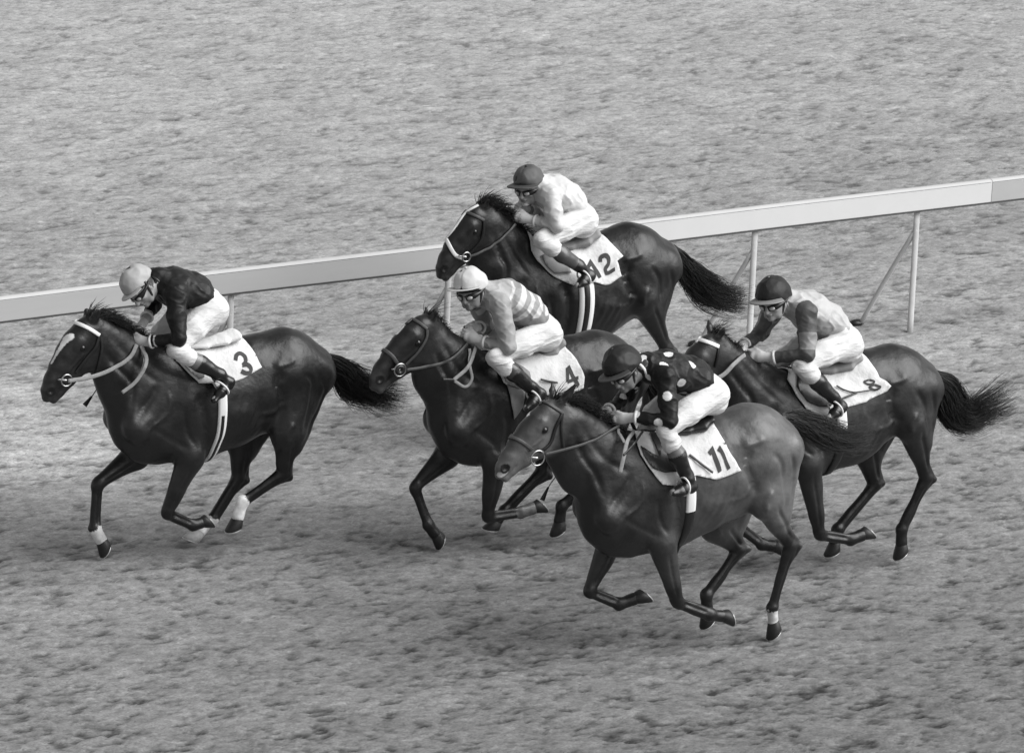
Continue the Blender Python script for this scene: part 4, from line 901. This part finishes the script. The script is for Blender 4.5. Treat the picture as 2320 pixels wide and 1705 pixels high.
TK8 = dict(cloth=L(Z8a, (985, 975), (1000, 1080), (1080, 1220), (1180, 1350), (1310, 1415), (1400, 1410), (1560, 1332), (1760, 1262), (1930, 1180), (1970, 1130), (1860, 1060), (1800, 960), (1740, 880), (1690, 840)),
  flap=L(Z8a, (1080, 1010), (1080, 1160), (1170, 1290), (1290, 1340), (1400, 1330), (1430, 1230), (1350, 1080), (1250, 1000)), flap_m='flap_dark', seat=L(Z8a, (1180, 960), (1370, 960), (1520, 915), (1620, 850)), seat_m='flap_grey',
  girth=L(Z8a, (1505, 1330), (1515, 1440), (1520, 1560)), gw=.034, gend=1,
  loose=[(L(Z8a, (1450, 1150), (1530, 1185), (1620, 1200), (1760, 1175), (1860, 1150)), .004), (L(Z8a, (1480, 1270), (1560, 1235), (1640, 1205)), .006)],
  digits=[((L(Z8a, (1765, 1085), (1812, 1105), (1765, 1128), (1718, 1105), (1760, 1086)), 1), .010), ((L(Z8a, (1815, 1128), (1866, 1150), (1815, 1175), (1765, 1152), (1812, 1129)), 1), .012)],
  straps=[(('browband', L(Z8a, (122, 690), (200, 705), (290, 735), (362, 765)), True), .013, W_), (('cheekpiece', L(Z8a, (362, 765), (345, 880), (330, 950)), True), .009, D_)],
  ring=(1540, 890), rr=.036, reins=[(L(Z8a, (600, 845), (500, 935), (390, 1040), (150, 1150)), (.07, .12, .12, .1), .015, 'rein')])
TK8['ring'] = Z8a(20, 1200)
# ------------------------------------------------------------------ turf
def turf():
    m = bpy.data.materials.new('turf'); m.use_nodes = True; t = m.node_tree; ln = t.links.new; b = t.nodes['Principled BSDF']
    b.inputs['Roughness'].default_value = .9; b.inputs['Specular IOR Level'].default_value = .15
    tc = t.nodes.new('ShaderNodeTexCoord'); mp = t.nodes.new('ShaderNodeMapping'); mp.inputs['Rotation'].default_value = (0, 0, -PHI); mp.inputs['Scale'].default_value = (.55, 1, 1); ln(tc.outputs['Object'], mp.inputs[0])
    def nz(s, d, r=.5):
        n = t.nodes.new('ShaderNodeTexNoise'); n.inputs['Scale'].default_value = s; n.inputs['Detail'].default_value = d; n.inputs['Roughness'].default_value = r; ln(mp.outputs[0], n.inputs[0]); return n.outputs[0]
    def mr(x, a, b_, c, d):
        n = t.nodes.new('ShaderNodeMapRange'); n.inputs[1].default_value = a; n.inputs[2].default_value = b_; n.inputs[3].default_value = c; n.inputs[4].default_value = d; ln(x, n.inputs[0]); return n.outputs[0]
    def mul(x, y):
        n = t.nodes.new('ShaderNodeMath'); n.operation = 'MULTIPLY'; ln(x, n.inputs[0]); ln(y, n.inputs[1]); return n.outputs[0]
    at = t.nodes.new('ShaderNodeAttribute'); at.attribute_name = 'coat'
    v = mul(at.outputs['Fac'], mr(nz(3.0, 6, .6), .3, .7, .86, 1.16)); v = mul(v, mr(nz(24, 5, .7), .3, .7, .80, 1.2)); v = mul(v, mr(nz(110, 3, .7), .3, .7, .68, 1.34))
    ln(v, b.inputs['Base Color'])
    return m
def lattice(x, y, sc, seed):
    return vnoise(np.stack([x, y, np.zeros_like(x)], -1), sc, seed)
def build_ground():
    wr = ground(0, 1028); WR = -wr[0]*math.sin(PHI)+wr[1]*math.cos(PHI)+.4
    # fine turf where the picture looks, coarse sheet to the horizon around it
    def height(X, Y):
        U = X*math.cos(PHI)+Y*math.sin(PHI); W = -X*math.sin(PHI)+Y*math.cos(PHI)
        n1 = lattice(U, W, (3.2, 5.5, 1), 1); n2 = lattice(U, W, (6.5, 11, 1), 2); n3 = lattice(U, W, (13, 25, 1), 3)*.75+.5*lattice(U, W, (27, 46, 1), 23); n4 = lattice(U, W, (34, 50, 1), 4)
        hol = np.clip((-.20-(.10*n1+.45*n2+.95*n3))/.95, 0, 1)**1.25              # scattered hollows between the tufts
        return .005*n1+.005*n2+.004*n3+.003*n4-.010*hol, hol, n1, n2, n3, n4, U, W
    x = np.arange(-6.2, 6.2, .019); y = np.arange(-15, 24, .026); X, Y = np.meshgrid(x, y, indexing='ij')
    Z, hol, n1, n2, n3, n4, U, W = height(X, Y)
    edge = np.minimum.reduce([X+6.2, 6.2-X, Y+15, 24-Y]); Z = Z*np.clip(edge/.5, 0, 1)
    tr = np.clip((W-1.5)/9, -1, 1)                                           # tone across the course: darker near, paler beyond
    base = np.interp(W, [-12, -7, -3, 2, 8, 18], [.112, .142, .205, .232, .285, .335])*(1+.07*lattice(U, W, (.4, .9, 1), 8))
    worn = np.clip(lattice(U, W, (.5, 1.6, 1), 12)+.45, 0, 1)*np.exp(-((W-WR)/1.15)**2); base = base*(1+.8*worn)
    am = np.interp(W, [-12, -3, 18], [1.4, 1.0, .5])
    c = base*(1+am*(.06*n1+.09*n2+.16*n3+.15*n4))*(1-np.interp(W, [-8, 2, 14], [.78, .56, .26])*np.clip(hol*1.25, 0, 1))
    nx, ny = X.shape; i = np.arange(nx-1)[:, None]*ny+np.arange(ny-1)[None, :]
    F = np.stack([i, i+ny, i+ny+1, i+1], -1).reshape(-1, 4); V = np.stack([X, Y, Z], -1).reshape(-1, 3)
    # outer rings
    o = len(V); B = 3000; VV = [(-B, -B, -.02), (B, -B, -.02), (B, B, -.02), (-B, B, -.02), (-6.2, -15, 0), (6.15, -15, 0), (6.15, 23.9, 0), (-6.2, 23.9, 0)]
    FF = [(0, 1, 5, 4), (1, 2, 6, 5), (2, 3, 7, 6), (3, 0, 4, 7)]
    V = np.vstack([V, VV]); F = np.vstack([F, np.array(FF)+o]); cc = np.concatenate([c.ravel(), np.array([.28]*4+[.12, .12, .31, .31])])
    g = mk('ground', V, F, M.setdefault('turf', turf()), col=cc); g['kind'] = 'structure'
    # short grass blades
    rng = np.random.default_rng(5); N = 620000
    bx = rng.uniform(-6, 6, N); by = rng.uniform(-14, 23, N); 
    # keep only blades inside a widened view wedge
    q = np.stack([bx, by, 0*bx], -1)-CAM; dep = q@FW; sx = 1160+FPX*(q@RT)/dep; keep = (sx > -200) & (sx < 2520); bx, by = bx[keep], by[keep]; N = len(bx)
    z0, hol, n1, n2, n3, n4, U, W = height(bx, by); ht = (.007+.012*rng.random(N))*(1-.4*hol); an = rng.random(N)*6.283; wd = .0018+.0016*rng.random(N)
    lean = rng.normal(0, .8, (N, 2)); lean += np.array([math.cos(PHI), math.sin(PHI)])*rng.normal(2.6, 1.2, (N, 1))
    b0 = np.stack([bx, by, z0-.004], -1); dx = np.stack([-math.sin(PHI)*wd+0*an, math.cos(PHI)*wd+0*an, 0*an], -1); tip = b0+np.stack([lean[:, 0]*ht, lean[:, 1]*ht, ht], -1)
    V = np.stack([b0-dx, b0+dx, tip], 1).reshape(-1, 3); F = np.arange(3*N).reshape(-1, 3)
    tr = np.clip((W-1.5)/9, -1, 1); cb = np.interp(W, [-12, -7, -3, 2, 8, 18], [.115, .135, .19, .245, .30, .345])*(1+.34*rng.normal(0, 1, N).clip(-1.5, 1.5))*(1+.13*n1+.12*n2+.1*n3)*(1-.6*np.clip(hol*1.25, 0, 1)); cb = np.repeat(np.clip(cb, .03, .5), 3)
    gm = mat('grass_blades', attr=True, rough=.8, spec=.15)
    nn = gm.node_tree.nodes.new('ShaderNodeCombineXYZ'); nn.inputs[2].default_value = 1; gm.node_tree.links.new(nn.outputs[0], gm.node_tree.nodes['Principled BSDF'].inputs['Normal'])   # blades shade like the turf they stand in
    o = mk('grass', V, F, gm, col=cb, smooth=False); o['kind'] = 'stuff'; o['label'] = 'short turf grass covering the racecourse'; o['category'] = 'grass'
def build_rail():
    zt = 1.1; a = ground(0, 675.5, zt); b = ground(2320, 399, zt); u = (b-a)/np.linalg.norm(b-a); nrm = np.array([u[1], -u[0], 0]); RZ = math.atan2(u[1], u[0])
    def at(X):
        lo, hi = -20., 30.
        for _ in range(50):
            m = (lo+hi)/2; p = a+u*m; d = p-CAM; sx = 1160+FPX*(d@RT)/(d@FW)
            if sx < X: lo = m
            else: hi = m
        return lo
    root = empty('running_rail', (a+b)/2*[1, 1, 0], RZ, 'long white running rail on slim posts crossing the turf behind the horses', 'rail')
    org = (a+b)/2*[1, 1, 0]
    def T(t, n, z): p = a+u*t+nrm*n; return np.array([(p-org)@u, (p-org)@nrm*-1, z])   # local (x along, y away)
    mats = {'cap': mat('rail_paint_top', .42, .5, .3, noise=(3, .05)), 'bright': mat('rail_paint', .6, .35, .5, noise=(3, .03)), 'grey': mat('rail_paint_weathered', .42, .4, .5, noise=(2.5, .05), stretch=(.3, 1, 3)), 'grey2': mat('rail_paint_dull', .4, .4, .5, noise=(3, .05))}
    j1, j2 = at(1210), at(2248)
    prof = [(0, zt-.165), (.004, zt-.020), (-.010, zt-.004), (-.018, zt), (-.030, zt), (-.040, zt-.006), (-.044, zt-.16), (-.03, zt-.172), (-.006, zt-.172)]
    prof = [(p[0], p[1]) for p in prof]
    for t0, t1, k in ((-14, j1, 'grey'), (j1+.004, j2, 'bright'), (j2+.004, 22, 'grey2')):
        V = []; F = []; n = len(prof); N = 30
        for i in range(N+1):
            t = t0+(t1-t0)*i/N
            for q, z in prof: V.append(T(t, q, z+.003*math.sin(t*1.3)))
        for i in range(N):
            for k_ in range(n): F.append((i*n+k_, (i+1)*n+k_, (i+1)*n+(k_+1) % n, i*n+(k_+1) % n))
        F.append(tuple(range(n))); F.append(tuple(N*n+i for i in range(n))[::-1])
        o = mk('rail_board', V, F, mats[k], root, smooth=False)
        for p in o.data.polygons: p.use_smooth = False
        # bright top capping
        V, F = [], []
        for i in range(N+1):
            t = t0+(t1-t0)*i/N; dz = .003*math.sin(t*1.3)
            for q, z in ((.006, zt-.014), (.0065, zt-.011), (-.009, zt-.0005), (-.018, zt+.003), (-.034, zt+.003)): V.append(T(t, q, z+dz))
        for i in range(N):
            for k_ in range(4): F.append((i*5+k_, (i+1)*5+k_, (i+1)*5+k_+1, i*5+k_+1))
        mk('rail_capping', V, F, mats['cap'], root, smooth=False)
        V, F = [], []
        for i in range(N+1):
            t = t0+(t1-t0)*i/N; dz = .003*math.sin(t*1.3)
            for q, z in ((.003, zt-.163), (.004, zt-.177), (-.02, zt-.180)): V.append(T(t, q, z+dz))
        for i in range(N):
            for k_ in range(2): F.append((i*3+k_, (i+1)*3+k_, (i+1)*3+k_+1, i*3+k_+1))
        mk('rail_underside', V, F, M['leather_brown'], root, smooth=False)
    pm = mat('post_paint', .48, .6, .3, noise=(12, .1))
    for X in (533, 1027, 1360, 1722, 2090, 2570):
        t = at(X); V, F = tube([T(t, -.05, zt-.165), T(t, -.05, .5), T(t, -.05, -.05)], .025, n=8, seg_n=12, flat=.6)
        mk('post', V, F, pm, root)
        V, F = tube([T(t, -.05, .78), T(t-.12, -.20, .4), T(t-.25, -.36, -.03)], .018, n=8, seg_n=10); mk('brace', V, F, pm, root)
        V, F = sphere(T(t-.26, -.36, .015), .05, 8, sc=(1.2, .8, .5)); mk('brace_foot', V, F, M['leather_dark'], root)
build_ground(); build_rail()
Hs = {}
SPEC = ((3, S3, 'dark horse with long white blaze and three white socks under the number 3 cloth', R3, TK3, 'jockey in plain dark silks and pale cap, head bowed, on the leading horse'),
        (12, S12, 'dark horse with white strap down its face, number 12 cloth, nearest the rail', R12, TK12, 'jockey in pale silks and dark grey cap on the horse beside the rail'),
        (4, S4, 'dark horse with white star and brown noseband, number 4 cloth', R4, TK4, 'jockey in hooped light and grey silks and white cap'),
        (11, S11, 'lighter bay horse nearest the viewer, number 11 cloth, one white hind pastern', R11, TK11, 'jockey in dark silks with white spots and black cap'),
        (8, S8, 'dark horse at far right with white browband and upswept tail, number 8 cloth', R8, TK8, 'jockey in pale silks with dark banded sleeves and dark cap, rightmost rider'))
for k, S_, lab, R_, T_, rl in SPEC:
    Hs[k] = Horse(S_, k, lab); rd = Rider(R_, Hs[k], rl); rd.root['label'] = rl; Tack(Hs[k], T_, rd)
whip(Hs[3], 'whip with dark leather flap showing below the jaw of the leading horse', L(Z3a, (1085, 760), (900, 1010), (750, 1240), (670, 1370), (585, 1480)), (-.07, -.22, -.25, -.25, -.25))
whip(Hs[11], 'pale whip pointing down in front of the number 11 horse', L(Z11a, (1240, 735), (1060, 960), (815, 1235), (690, 1385), (612, 1540)), (-.07, -.2, -.26, -.26, -.26))
whip(Hs[4], 'short whip held by the jockey in the white cap', L(Z4a, (1050, 668), (1110, 680), (1220, 740), (1300, 900)), (-.05, -.05, -.1, -.22), flap=False)
whip(Hs[8], 'short dark whip in the hands of the rightmost jockey', L(Z8a, (672, 775), (600, 795), (540, 830), (430, 1050)), (-.04, -.06, -.12, -.24), flap=False)
